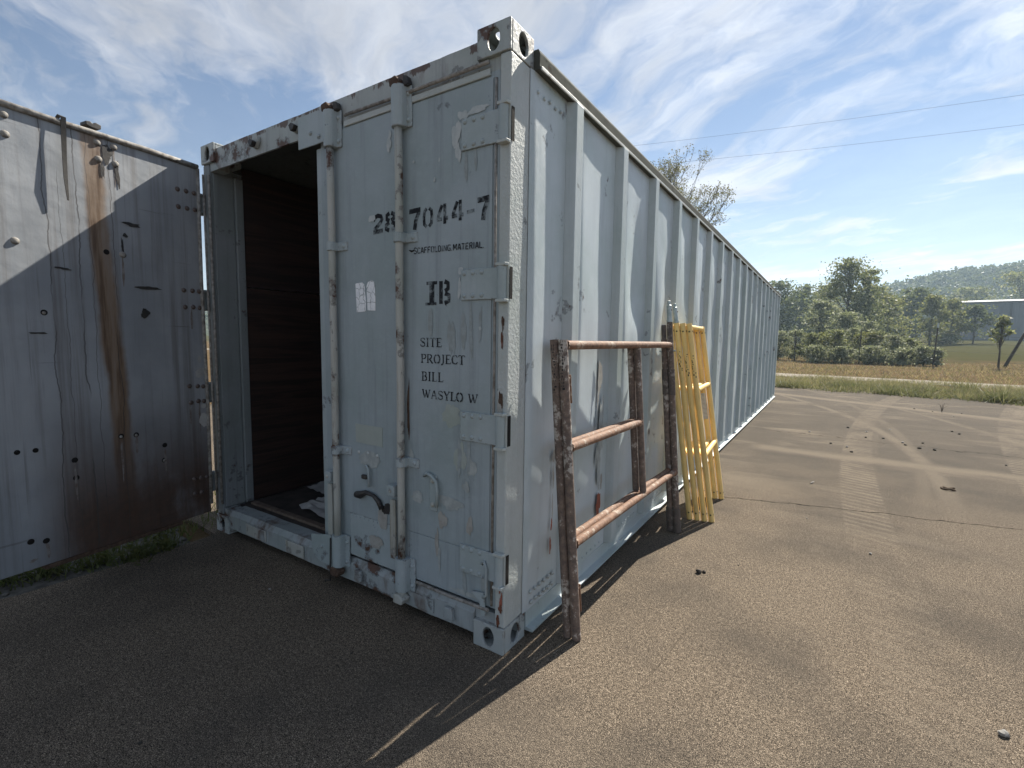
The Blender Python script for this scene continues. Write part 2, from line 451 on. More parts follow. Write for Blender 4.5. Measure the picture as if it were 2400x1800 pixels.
# pale dust: blotches, drifts in bands, wheel tracks with tread prints
wv = t.noise(t.scl(c, (.5, 2.2, 1)), 1.0, 6, .65, .6)
dust = t.math('MULTIPLY', t.ramp(t.math('ADD', t.math('MULTIPLY', wv, .6), t.math('MULTIPLY', cloud, .4)), .50, .64), t.ramp(Y, 1.0, 6.0, .22, .62))
wobb = t.math('MULTIPLY', t.math('SUBTRACT', t.noise(c, .8, 5, .6), .5), .55)
b1 = t.math('ABSOLUTE', t.math('SUBTRACT', t.math('ADD', Y, wobb), 5.38))
dust = t.math('MAXIMUM', dust, t.math('MULTIPLY', t.ramp(b1, .30, .03), t.math('MULTIPLY', t.ramp(X, .2, .5), .60)))
b2 = t.math('ABSOLUTE', t.math('SUBTRACT', t.math('ADD', Y, t.math('MULTIPLY', X, .85)), 13.9))
b2 = t.math('ABSOLUTE', t.math('ADD', t.math('SUBTRACT', t.math('ADD', Y, t.math('MULTIPLY', X, .62)), 13.2), wobb))
dust = t.math('MAXIMUM', dust, t.math('MULTIPLY', t.ramp(b2, .42, .05), .62))
def track(x0, k1, k2, wd, fr, amp, solid=False):
    """a wheel track x = x0 + k1 y + k2 y^2 that left tread bars in the dust"""
    xc = t.math('ADD', t.math('MULTIPLY_ADD', Y, k1, x0), t.math('MULTIPLY', t.math('MULTIPLY', Y, Y), k2))
    off = t.math('SUBTRACT', X, xc); ad = t.math('ABSOLUTE', off)
    inside = t.ramp(ad, wd, wd * .82)
    if solid: return t.math('MULTIPLY', t.math('MULTIPLY', t.ramp(ad, wd, wd * .2), t.ramp(t.noise(c, 1.1, 6, .7), .36, .55)), t.math('MULTIPLY', t.ramp(Y, 2.5, 5.0), amp))
    bars = t.math('SINE', t.math('ADD', t.math('ADD', t.math('MULTIPLY', Y, fr), t.math('MULTIPLY', off, fr * .30)), t.math('MULTIPLY', t.noise(c, 7, 4, .6), 5.0)))
    bars = t.ramp(bars, -.1, .45)
    keep = t.ramp(t.noise(c, 1.7, 7, .75), .34, .60)
    return t.math('MULTIPLY', t.math('MULTIPLY', inside, t.math('MULTIPLY_ADD', bars, .75, .15)), t.math('MULTIPLY', keep, t.ramp(Y, .5, 5.0, amp * .5, amp)))
for a in ((1.55, -.075, .0105, .17, 60, .8), (2.42, .06, .008, .20, 56, .8), (1.02, .10, -.002, .16, 62, .3), (3.5, -.10, .015, .2, 58, .7), (1.2875, .325, -.0325, .13, 0, .5, True), (2.9, .30, -.030, .12, 0, .38, True), (1.05, .30, -.022, .10, 0, .3, True)):
    dust = t.math('MAXIMUM', dust, track(*a))
dustc = t.mix(t.ramp(grain, .38, .62), (.12, .102, .08), (.27, .224, .172))
col = t.mix(dust, col, dustc)
# cracks
def crack(a, b_, x0, x1, wd, sw):
    wn_ = t.math('MULTIPLY', t.math('SUBTRACT', t.noise(t.vmath('ADD', c, (a * 7, b_ * 3, 0)), 3.2, 7, .62), .5), sw)
    dd_ = t.math('ABSOLUTE', t.math('SUBTRACT', t.math('ADD', Y, wn_), t.math('MULTIPLY_ADD', X, b_, a)))
    g_ = t.math('MULTIPLY', t.ramp(X, x0, x0 + .12), t.ramp(X, x1, x1 - .3))
    return t.math('MULTIPLY', t.ramp(dd_, wd, wd * .3), g_)
ck = t.math('MAXIMUM', crack(2.80, .243, .1, 9, .010, .22), crack(-4.6, 8.6, .50, .70, .05, .5))
ck = t.math('MAXIMUM', ck, crack(6.9, -.08, .1, 7, .012, .5))
col = t.mix(t.math('MULTIPLY', ck, .85), col, (.012, .010, .009))
hgt = t.math('SUBTRACT', t.math('ADD', t.math('MULTIPLY', grain, 1.0), t.math('MULTIPLY', t.math('SUBTRACT', .5, vor.outputs[0]), .35)), t.math('MULTIPLY', ck, 1.5))
finish(t, out, col, t.ramp(grain, .3, .7, .85, .97), 0, hgt, .9, .006, .03)
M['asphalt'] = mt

mt, t, out = new_mat('field_ground'); c = t.n('ShaderNodeNewGeometry').outputs['Position']; X, Y, Z = t.sep(c)
n1 = t.noise(c, .25, 5, .65); n2 = t.noise(c, 3.5, 5, .7); n3 = t.noise(c, 28, 4, .7)
dry = t.mix(t.ramp(n2, .35, .65), (.16, .11, .065), (.095, .07, .04))
grn = t.mix(t.ramp(n2, .35, .65), (.045, .055, .022), (.075, .068, .032))
far = t.ramp(Y, 40, 55)
col = t.mix(t.math('MULTIPLY', t.math('ADD', far, t.ramp(n1, .45, .65, 0, .55), 0, True), .9), dry, grn)
col = t.mix(t.ramp(n3, .55, .75, 0, .6), col, (.06, .05, .03))
finish(t, out, col, .95, 0, t.math('ADD', n3, n2), .8, .05, .0)
M['field'] = mt
mt, t, out = new_mat('gravel'); c = t.n('ShaderNodeNewGeometry').outputs['Position']
n1 = t.noise(c, 2.0, 5, .7); n2 = t.noise(c, 30, 4, .75)
finish(t, out, t.mix(t.ramp(n2, .35, .65), t.mix(t.ramp(n1, .4, .65), (.40, .37, .33), (.26, .22, .17)), (.20, .18, .155)), .95, 0, n2, .8, .02, .0)
M['gravel'] = mt
M['rubble'] = simple('broken_concrete_dirt', (.10, .095, .085), .95, (.035, .033, .025), 14, bump=.9)


def leafy(name, cols, trans=.48, rough=.6):
    """leaves whose colour varies leaf by leaf"""
    mt, t, out = new_mat(name)
    ri = t.n('ShaderNodeNewGeometry').outputs['Random Per Island']
    rp = t.n('ShaderNodeValToRGB'); t.set(rp.inputs[0], ri)
    els = rp.color_ramp.elements
    while len(els) < len(cols): els.new(.5)
    for i, cc in enumerate(cols):
        els[i].position = i / (len(cols) - 1); els[i].color = (*cc, 1)
    df = t.n('ShaderNodeBsdfPrincipled', None, Base_Color=rp.outputs[0], Roughness=rough)
    df.inputs['Specular IOR Level'].default_value = .35
    tr = t.n('ShaderNodeBsdfTranslucent', None, Color=t.mix(.35, rp.outputs[0], (.20, .22, .06)))
    mx = t.n('ShaderNodeMixShader', None, i0=trans, i1=df.outputs[0], i2=tr.outputs[0])
    t.t.links.new(mx.outputs[0], out.inputs[0])
    return mt


M['leaf_a'] = leafy('leaves_mid_green', [(.05, .07, .03), (.10, .125, .05), (.16, .17, .08), (.36, .36, .20)])
M['leaf_b'] = leafy('leaves_dark_green', [(.055, .075, .04), (.08, .105, .05), (.12, .14, .07)])
M['leaf_y'] = leafy('leaves_yellow_green', [(.08, .10, .035), (.16, .17, .05), (.13, .14, .045), (.36, .33, .15)])
M['leaf_s'] = leafy('leaves_silvery', [(.09, .11, .06), (.20, .22, .13), (.12, .14, .08), (.55, .55, .42)])
M['leaf_p'] = leafy('leaves_pale_thin', [(.11, .10, .05), (.16, .14, .07), (.08, .085, .04)])
M['forest'] = leafy('forest_leaves', [(.045, .065, .03), (.065, .09, .036), (.10, .115, .045), (.055, .075, .04)], .3)
M['grass_dry'] = leafy('dry_grass', [(.30, .21, .125), (.38, .28, .17), (.20, .15, .085), (.12, .11, .05)], .4)
M['grass_mix'] = leafy('strip_grass', [(.30, .25, .15), (.15, .155, .065), (.40, .33, .21), (.10, .12, .045)], .4)
M['verge'] = leafy('verge_leaves', [(.05, .065, .03), (.11, .12, .055), (.22, .19, .11), (.08, .095, .045)], .4)
M['weed'] = leafy('weed_leaves', [(.04, .06, .018), (.07, .085, .025), (.10, .10, .04)], .4)
M['bark'] = simple('bark', (.085, .07, .055), .95, (.045, .037, .03), 12, bump=.5)
M['bark_grey'] = simple('gray_bark', (.14, .125, .11), .95, (.075, .065, .055), 12, bump=.5)
M['post_steel'] = simple('dark_post_steel', (.035, .033, .03), .8, (.06, .045, .035), 20)
M['wood_post'] = simple('weathered_post', (.06, .05, .042), .95, (.03, .026, .022), 14, bump=.5)
M['wire'] = simple('wire', (.02, .02, .022), .6)

# ------------------------------------------------------------------ terrain
def terrain_z(x, y):
    z = -0.03
    if y > 38: z += (y - 38) * .0285 if y < 160 else (160 - 38) * .0285
    return z


xs = np.concatenate([np.linspace(-860, -60, 22), np.linspace(-50, 60, 56), np.linspace(75, 860, 22)])
ys = np.concatenate([np.linspace(-280, -20, 8), np.linspace(-15, 170, 75), np.linspace(185, 680, 14)])
V = np.array([(x, y, terrain_z(x, y) + (0 if y < 26 else .12 * noise.noise((x * .15, y * .15, 0)))) for y in ys for x in xs])
nx = len(xs)
Fq = np.array([(j * nx + i, j * nx + i + 1, (j + 1) * nx + i + 1, (j + 1) * nx + i) for j in range(len(ys) - 1) for i in range(nx - 1)])
g = fast_mesh('ground', V, Fq, M['field']); g['kind'] = 'structure'; g.data.shade_smooth()


def ragged(pts, step, amp, seed):
    """polygon outline with its edges broken up"""
    o = []
    for i, a in enumerate(pts):
        b = pts[(i + 1) % len(pts)]; L = math.dist(a, b); n = max(1, int(L / step))
        nxv, nyv = (b[1] - a[1]) / L, -(b[0] - a[0]) / L
        for k in range(n):
            tt = k / n; q = (a[0] + (b[0] - a[0]) * tt, a[1] + (b[1] - a[1]) * tt)
            h_ = amp * noise.fractal((q[0] * 1.3 + seed, q[1] * 1.3, seed), 1.0, 2.0, 4) if k else 0
            o.append((q[0] + nxv * h_, q[1] + nyv * h_))
    return o


def slab(name, pts, z, mat, th=.03):
    mb = MB(); n = len(pts)
    mb.add([(p[0], p[1], z) for p in pts] + [(p[0], p[1], z - th) for p in pts],
           [tuple(range(n))] + [(i, n + i, n + (i + 1) % n, (i + 1) % n) for i in range(n)])
    o = mb.build(name, mat); o['kind'] = 'structure'
    return o


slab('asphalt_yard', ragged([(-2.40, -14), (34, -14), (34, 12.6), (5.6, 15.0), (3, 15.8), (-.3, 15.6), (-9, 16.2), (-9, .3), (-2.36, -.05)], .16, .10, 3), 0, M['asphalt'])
slab('rubble_strip', ragged([(-3.3, -9), (-2.32, -9), (-2.30, -.2), (-3.3, -.1)], .2, .08, 5), -.012, M['rubble'], .02)
slab('gravel_track', ragged([(-60, 23.6), (-60, 21.4), (-2, 21.6), (5, 20.4), (14, 17.6), (50, 9.5), (50, 12), (14, 20.3), (5, 22.9), (-2, 23.9)][::-1], 1.2, .35, 8), -.012, M['gravel'], .02)

# ------------------------------------------------------------------ shipping container
CW, CL, CH = 2.438, 12.192, 2.591
BOX = empty('shipping_container')
tag(BOX, 'long ribbed gray steel shipping container with one end door swung open', 'container')


def casting(x0, x1, y0, y1, z0, z1, fx, fy, name='corner_casting', top=True):
    """hollow corner block: oval holes in its end (fy = -1 front / +1 rear), outer side (fx) and top/bottom faces"""
    mb = MB(); th = .014; w_, d_, h_ = x1 - x0, y1 - y0, z1 - z0
    yo, yn = (y0, 1) if fy < 0 else (y1, -1)
    xo, xn = (x0, 1) if fx < 0 else (x1, -1)
    mb.holed((x0, yo, z0), (1, 0, 0), (0, 0, 1), (0, yn, 0), w_, h_, w_ * .5, h_ * .50, .030, .044, th)
    ya, yb = (y0 + th, y1) if fy < 0 else (y0, y1 - th)
    mb.holed((xo, ya, z0), (0, 1, 0), (0, 0, 1), (xn, 0, 0), yb - ya, h_, (yb - ya) * .5, h_ * .50, .034, .044, th)
    xa, xb = (x0 + th, x1) if fx < 0 else (x0, x1 - th)
    if top: mb.holed((xa, ya, z1), (1, 0, 0), (0, 1, 0), (0, 0, -1), xb - xa, yb - ya, (xb - xa) * .5, (yb - ya) * .5, .03, .055, th)
    else: mb.box(xa, xb, ya, yb, z1 - th, z1)
    mb.box(xa, xb, ya, yb, z0, z0 + th)
    yi0, yi1 = (yb - th, yb) if fy < 0 else (ya, ya + th)
    mb.box(xa, xb, yi0, yi1, z0 + th, z1 - th)
    xi0, xi1 = (xb - th, xb) if fx < 0 else (xa, xa + th)
    mb.box(xi0, xi1, (ya if fy < 0 else yi1), (yi0 if fy < 0 else yb), z0 + th, z1 - th)
    return mb.build(name, M['paint_cast'], BOX, bevel=.004)


CWD, CDP, CHT = .162, .178, .118
for zz in (0, CH - CHT):
    casting(-CWD, 0, 0, CDP, zz, zz + CHT, 1, -1)
    casting(-CW, -CW + CWD, 0, CDP, zz, zz + CHT, -1, -1, top=False)
    casting(-CWD, 0, CL - CDP, CL, zz, zz + CHT, 1, 1)
    casting(-CW, -CW + CWD, CL - CDP, CL, zz, zz + CHT, -1, 1)

ZB, ZT = CHT, CH - CHT
# corner posts
mb = MB().prism([(0.0, .006), (-.050, .006), (-.050, .055), (-.075, .055), (-.075, .165), (-.003, .165)], (0, 0, ZB + .002), (1, 0, 0), (0, 1, 0), (0, 0, 1), ZT - ZB - .004)
mb.build('corner_post', M['paint_post'], BOX, bevel=.006, seg=3)
mb = MB().prism([(-CW, .012), (-CW + .075, .012), (-CW + .075, .165), (-CW + .003, .165)], (0, 0, ZB + .002), (1, 0, 0), (0, 1, 0), (0, 0, 1), ZT - ZB - .004)
mb.build('corner_post', M['paint_dim'], BOX, bevel=.006)
for x0, x1 in ((-.10, 0), (-CW, -CW + .1)):
    MB().box(x0 + .002, x1 - .002, CL - .15, CL - .004, ZB + .002, ZT - .002).build('corner_post', M['paint_post'], BOX, bevel=.004)
# jamb strips inside the opening
MB().box(-CW + .078, -CW + .088, .03, .158, .172, 2.42).build('jamb_plate', M['paint_dim'], BOX, bevel=.003)
js = MB().box(-CW + .080, -CW + .108, .161, .212, .172, 2.42).build('jamb_plate', M['paint_dim'], BOX, bevel=.004)
jr0 = MB().dome((0, 0, 0), (1, 0, 0), .006, .004, 8).build('rivet', M['paint_dim'], js, 'all')
for k in range(16):
    r_ = jr0 if k == 0 else dup(jr0, js); r_.location = (-CW + .108, .187, .32 + k * .135)
MB().tube([(-CW + .082, .004, .2), (-CW + .085, .002, 1.2), (-CW + .082, .004, 2.40)], .009, 8).build('door_seal', M['gasket'], BOX, 'all')
MB().tube([(-CW + .02, .000, .15), (-CW + .024, -.002, 1.0), (-CW + .02, .000, 2.41)], .007, 8).build('door_seal', M['gasket'], BOX, 'all')

# header beam, sill, floor, roof, rails, inner linings
mb = MB()
n = 40
prof = [(.018, 2.424), (.018, 2.553), (.10, 2.553), (.10, 2.50), (.03, 2.424)]
for i in range(n + 1):
    x = -CW + CWD + .002 + (CW - 2 * CWD - .004) * i / n
    for (yy, zz) in prof:
        mb.v.append((x, yy + .002 * noise.noise((x * 9, zz * 5, 1)), zz + .0022 * noise.noise((x * 14, zz * 3, 7))))
for i in range(n):
    for k in range(5):
        a = i * 5 + k; b = i * 5 + (k + 1) % 5
        mb.f.append((a, b, b + 5, a + 5))
HEAD = mb.build('header_beam', M['paint_head'], BOX)
for xa, xb in ((-.1625, -.0525), (-CW + .0785, -CW + .1625)):
    MB().box(xa, xb, .0195, .10, 2.4005 if xa > -1 else 2.424, 2.4725).build('header_gusset', M['paint_head'], HEAD)
    MB().box(xa, xb, .0195, .10, .1185, .1655).build('sill_gusset', M['paint_sill'], HEAD)
mb = MB(); prof = [(.008, .045), (.008, .135), (.030, .168), (.12, .170), (.12, .045)]
for i in range(n + 1):
    x = -CW + CWD + .002 + (CW - 2 * CWD - .004) * i / n
    for (yy, zz) in prof:
        mb.v.append((x, yy + .003 * noise.noise((x * 11, zz * 5, 1)), zz + .003 * noise.noise((x * 13, zz * 3, 7))))
for i in range(n):
    for k in range(5):
        a = i * 5 + k; b = i * 5 + (k + 1) % 5
        mb.f.append((a, b, b + 5, a + 5))
mb.f.append((0, 4, 3, 2, 1)); mb.f.append(tuple(n * 5 + k for k in range(5)))
SILL = mb.build('door_sill', M['paint_sill'], BOX)
MB().box(-2.05, -1.82, -.001, .006, .058, .128).build('sill_patch', M['paint_rod'], SILL, bevel=.002)
MB().box(-1.60, -1.42, -.002, .006, .055, .130).build('sill_patch', M['paint_rod'], SILL, bevel=.002)
MB().box(-.62, -.40, .001, .006, .060, .125).build('sill_patch', M['paint_sill'], SILL, bevel=.002)
for x in (-1.86, -.93, -.30):
    MB().prism([(-.03, 0), (.03, 0), (.022, .055), (-.022, .055)], (x, -.012, .070), (1, 0, 0), (0, 0, 1), (0, 1, 0), .019).build('cam_keeper', M['paint_sill'], SILL, bevel=.004)
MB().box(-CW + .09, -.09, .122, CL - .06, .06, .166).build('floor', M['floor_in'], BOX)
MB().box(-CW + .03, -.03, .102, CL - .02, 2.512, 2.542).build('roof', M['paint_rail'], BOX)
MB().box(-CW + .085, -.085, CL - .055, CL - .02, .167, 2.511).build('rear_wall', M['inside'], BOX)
MB().box(-CW + .012, -CW + .03, CDP + .002, CL - CDP - .002, .13, 2.47).build('far_side_panel', M['paint_side'], BOX)
# side rails of both long sides
mb = MB().prism([(-.05, 2.470), (.0295, 2.470), (.0295, 2.483), (.026, 2.487), (.026, 2.535), (.018, 2.552), (-.05, 2.552)], (0, CDP + .002, 0), (1, 0, 0), (0, 0, 1), (0, 1, 0), CL - 2 * CDP - .004)
mb.build('top_rail', M['paint_rail'], BOX, bevel=.002)
MB().box(.030, .037, CDP + .003, CL - CDP - .003, 2.466, 2.481).build('rail_lip', M['paint_lip'], BOX, bevel=.002)
mb = MB().prism([(-.05, .028), (.040, .028), (.042, .040), (.004, .046), (.004, .118), (-.05, .118)], (0, CDP + .002, 0), (1, 0, 0), (0, 0, 1), (0, 1, 0), CL - 2 * CDP - .004)
mb.build('bottom_rail', M['paint_rib'], BOX, bevel=.002)
for z0, z1 in ((.03, .12), (2.472, 2.552)):
    MB().box(-CW + .004, -CW + .06, CDP + .002, CL - CDP - .002, z0, z1).build('side_rail', M['paint_rail'], BOX)
# far long side ribs (on the side turned away)
rb0 = MB().prism([(0, 0), (-.03, .03), (-.03, .10), (0, .13)], (-CW + .012, 0, .12), (1, 0, 0), (0, 1, 0), (0, 0, 1), 2.352).build('side_rib', M['paint_rib'], BOX)
for k in range(19):
    r_ = rb0 if k == 0 else dup(rb0, BOX); r_.location = (0, .48 + .62 * k, 0)

# plywood lining of the inner wall seen through the opening
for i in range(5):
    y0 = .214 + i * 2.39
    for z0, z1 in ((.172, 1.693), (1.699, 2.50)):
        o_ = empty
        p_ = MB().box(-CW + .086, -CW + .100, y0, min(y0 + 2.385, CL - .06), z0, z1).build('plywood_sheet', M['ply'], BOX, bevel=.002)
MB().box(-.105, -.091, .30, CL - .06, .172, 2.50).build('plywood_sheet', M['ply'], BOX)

# ribs and bulged panels of the long side in view
RY = [.480 + .62 * k for k in range(19)]
RD, RS, RW = .041, .026, .098
rprof = [(-.004, 0), (RD, RS), (RD, RS + .075), (-.004, RW + .028)]
rib0 = MB().prism(rprof, (0, 0, .1185), (1, 0, 0), (0, 1, 0), (0, 0, 1), 2.351).build('side_rib', M['paint_rib'], BOX, bevel=.004)
for k, y in enumerate(RY):
    r_ = rib0 if k == 0 else dup(rib0, BOX)
    r_.location = (0.0005 * math.sin(k * 3.1), y, 0)


def side_panel(k, y0, y1, bulge, wav):
    ny, nz = 22, 46
    z0, z1 = .1185, 2.4695
    mb = MB(); sd2 = k * 13.7
    for j in range(nz + 1):
        for i in range(ny + 1):
            u_, v_ = i / ny, j / nz
            env = min(1, u_ / .10) * 1.0
            lo = (math.sin(math.pi * min(1, v_ * 1.02)) ** .5) if 0 < v_ < 1 else 0
            h_ = bulge * (1 - u_) ** 1.15 * env * (.35 + .65 * lo)
            nn = noise.noise((u_ * 1.4 + sd2, v_ * 4.2, sd2)) * .75 + noise.noise((u_ * 2.6 + sd2, v_ * 9.0, 5 + sd2)) * .35
            h_ += wav * nn * lo * math.sin(math.pi * u_) ** .7
            mb.v.append((max(h_, -.02), y0 + (y1 - y0) * u_, z0 + (z1 - z0) * v_))
    for j in range(nz):
        for i in range(ny):
            a = j * (ny + 1) + i
            mb.f.append((a, a + 1, a + ny + 2, a + ny + 1))
    return mb.build('side_panel', M['paint_side'], BOX, 'all')


ends = [.150] + [y + RW + .024 for y in RY]
nxt = RY + [CL - CDP + .01]
riv0 = None
panels = []
for k in range(20):
    wav = (.007, .009, .038, .042, .036, .028)[k] if k < 6 else .010 + .020 * ((k * 7) % 5) / 4
    p_ = side_panel(k, ends[k], nxt[k], ((.013, .019, .022, .022, .022, .02)[k] if k < 6 else .013 + .012 * ((k * 3) % 4) / 3), wav)
    panels.append(p_)


def rivet_row(parent, spots, nrm, r, h, mat, name='rivet'):
    first = MB().dome((0, 0, 0), nrm, r, h, 9).build(name, mat, parent, 'all')
    for i, s in enumerate(spots):
        o = first if i == 0 else dup(first, parent)
        o.location = s


rivet_row(panels[0], [(.009, .215 + .040 * i, .150 + .004 * (i % 2)) for i in range(6)] + [(.009, .205 + .043 * i, .205) for i in range(6)], (1, 0, 0), .011, .009, M['paint_post'])
rivet_row(panels[0], [(.006, .205 + .052 * i, 2.395 - .006 * (i % 2)) for i in range(5)], (1, 0, 0), .009, .007, M['paint_side'])
for k in (1, 2, 3):
    rivet_row(panels[k], [(.011 - .0015 * i, ends[k] + .05 + .062 * i, .150) for i in range(7)] + [(.009, ends[k] + .07 + .10 * i, .235) for i in range(3)], (1, 0, 0), .007, .005, M['paint_side'])


BLOBS = [0]


def blob(parent, name, mat, o, u, v, cx, cy, rx, ry, seed, nrm, n=44, jag=.5, off=.0012, th=.0007):
    """flat flake / scab of irregular outline lying on a face"""
    pts = []
    for k in range(n):
        an = 2 * math.pi * k / n
        ca, sa = math.cos(an), math.sin(an)
        rr = 1 + jag * (.85 * noise.noise((ca * .9 + seed, sa * .9, seed * 1.7)) + .30 * noise.noise((ca * 2.6 + seed, sa * 2.6, seed)) + .16 * noise.noise((ca * 7 + seed, sa * 7, 3)))
        pts.append((cx + rx * rr * ca, cy + ry * rr * sa))
    nn = Vector(nrm); BLOBS[0] += 1; off += .00007 * (BLOBS[0] % 40); th = .00004
    return MB().prism(pts, Vector(o) + nn * off, u, v, nn, th).build(name, mat, parent)


# flaked paint and red primer on the long side
SU, SV = (0, 1, 0), (0, 0, 1)
for i, (y, z, ry, rz, mt_) in enumerate([(.405, .80, .012, .030, 'primer_warm'), (.400, .70, .007, .05, 'primer_warm'), (.395, .56, .006, .07, 'primer_warm'), (.39, .46, .009, .03, 'red_primer'), (.385, .36, .009, .04, 'red_primer')]):
    blob(panels[0], 'paint_flake', M[mt_], (.012, 0, 0), SU, SV, y, z, ry, rz, i + 2.3, (1, 0, 0), jag=.9)
for i, (y, z, ry, rz, mt_) in enumerate([(.93, 1.16, .030, .09, 'primer_warm'), (.91, 1.02, .012, .07, 'primer_warm'), (.97, .86, .030, .16, 'primer'), (.95, .64, .035, .11, 'primer'), (.90, .93, .010, .05, 'primer'), (.91, .70, .012, .06, 'primer'), (.955, .42, .040, .07, 'red_primer'), (.95, .36, .016, .05, 'red_primer'), (.99, .53, .014, .05, 'primer_warm')]):
    blob(panels[1], 'paint_flake', M[mt_], (.016, 0, 0), SU, SV, y, z, ry, rz, i + 20.3, (1, 0, 0), jag=.9)

# ------------------------------------------------------------------ closed door leaf
FD = .015                                             # y of its outer face
DOOR = MB().box(-1.198, -.054, FD, FD + .05, .188, 2.42).build('closed_door', M['paint'], BOX, bevel=.003)
DOOR.parent = BOX
MB().box(-1.238, -1.199, FD + .004, FD + .03, .19, 2.345).build('door_edge_strip', M['paint_clamp'], DOOR, bevel=.002)
# face sheet standing a little proud with its seam, and the upper strip
MB().box(-1.165, -.086, FD - .005, FD - .0005, .425, 2.398).build('face_sheet', M['paint'], DOOR, bevel=.002)
MB().box(-.565, -.086, FD - .005, FD - .0005, .194, .4235).build('face_sheet', M['paint'], DOOR, bevel=.002)
MB().box(-1.005, -.567, FD - .004, FD - .0005, .192, .4235).build('kick_plate', M['paint_clamp'], DOOR, bevel=.002)
MB().box(-1.00, -.10, FD - .010, FD - .0005, 2.404, 2.432).build('top_strip', M['paint_post'], DOOR, bevel=.004)
MB().tube([(-.98, -.002, 2.452), (-.6, .000, 2.449), (-.1, -.001, 2.451)], .008, 8).build('top_seal', M['gasket'], DOOR, 'all')
MB().tube([(-.072, FD - .003, .20), (-.070, FD - .002, 1.3), (-.072, FD - .003, 2.39)], .006, 8).build('edge_seal', M['gasket'], DOOR, 'all')
MB().tube([(-.505, -.004, .188), (-.3, -.006, .184), (-.075, -.005, .187)], .008, 8).build('bottom_seal', M['gasket'], DOOR, 'all')
rivet_row(DOOR, [(-.99 + .033 * i, FD - .004, .413) for i in range(13)], (0, -1, 0), .0042, .003, M['paint'])
rivet_row(DOOR, [(-.555 + .002 * i, FD - .005, .30 + .028 * i) for i in range(4)], (0, -1, 0), .0042, .003, M['paint'])


def hinge(z, full=True):
    mb = MB().box(-.242, -.046, FD - .014, FD - .006, z - .064, z + .064)
    o = mb.build('hinge', M['paint_clamp'], DOOR, bevel=.003)
    return o


hs = [hinge(z) for z in (2.203, 1.588, .980, .380)]
hr = MB().dome((0, 0, 0), (0, -1, 0), .0105, .007, 10).build('rivet', M['paint_clamp'], DOOR, 'all'); first = True
for z in (2.203, 1.588, .980, .380):
    for dz_ in (-.046, .048):
        for i in range(3):
            o = hr if first else dup(hr, DOOR); first = False
            o.location = (-.222 + i * .046, FD - .014, z + dz_)
# hinge knuckles and the lugs on the post (they belong to the frame)
for z in (2.203, 1.588, .980, .380):
    MB().tube([(-.024, -.004, z - .066), (-.024, -.004, z + .066)], .019, 14).build('hinge_barrel', M['paint_clamp'], BOX, True)
    MB().box(.0015, .0035, .012, .032, z - .064, z + .064).build('hinge_slot', M['hole'], BOX)
    for s in (-1, 1):
        mb = MB().prism([(-.046, -.022), (.0005, -.022), (.004, -.004), (.004, .004), (-.046, .004)], (0, 0, z + s * .072 - .006), (1, 0, 0), (0, 1, 0), (0, 0, 1), .012)
        mb.build('hinge_lug', M['paint_post'], BOX, bevel=.002)


def lock_rod(x, ys, zs0, handle_x, tag_=''):
    yr = FD - .034
    pts = [(x + .028 * (1 - i / 10) * -1 + .006 * math.sin(i * 1.1) * .3, yr, .27 + (2.31 - .27) * i / 10) for i in range(11)]
    pts = [(x + .0014 * math.sin(i * 1.7), yr, .27 + 2.05 * i / 10) for i in range(11)]
    rod = MB().tube(pts, .0185, 14).build('lock_rod', M['paint_rod'], DOOR, 'all')
    return rod


def clamp(x, z):
    """strap clamp that holds the rod to the door, bolted at its free end"""
    mb = MB(); yr = FD - .034
    prof = []
    for k in range(9):
        an = math.pi * k / 8
        prof.append((x - .026 * math.cos(an), yr - .026 * math.sin(an) - .001))
    prof = [(x - .034, FD - .0055), (x - .026, FD - .0055)] + prof[0:] + [(x + .027, FD - .014), (x + .085, FD - .013), (x + .092, FD - .0055)]
    mb.prism(prof, (0, 0, z - .022), (1, 0, 0), (0, 1, 0), (0, 0, 1), .044)
    o = mb.build('rod_clamp', M['paint_clamp'], DOOR, bevel=.003)
    b = MB().dome((x + .065, FD - .013, z), (0, -1, 0), .0125, .009, 10).build('bolt', M['paint_clamp'], DOOR, 'all')


def sleeve(x, z0, z1, wl, wr, mat):
    """bracket plate with a half-round sleeve over the rod end"""
    yr = FD - .034; prof = []
    for k in range(11):
        an = math.pi * k / 10
        prof.append((x - .036 * math.cos(an), yr - .028 * math.sin(an)))
    prof = [(x - wl, FD - .0055), (x - wl, FD - .013), (x - .038, FD - .014)] + prof + [(x + .038, FD - .014), (x + wr, FD - .013), (x + wr, FD - .0055)]
    MB().prism(prof, (0, 0, z0), (1, 0, 0), (0, 1, 0), (0, 0, 1), z1 - z0).build('rod_bracket', mat, DOOR, bevel=.004, seg=2)
    for zz in (z0 + .03, z1 - .035):
        MB().dome((x + wr - .018, FD - .013, zz), (0, -1, 0), .0125, .010, 6).build('bolt', M['paint_clamp'], DOOR, True)


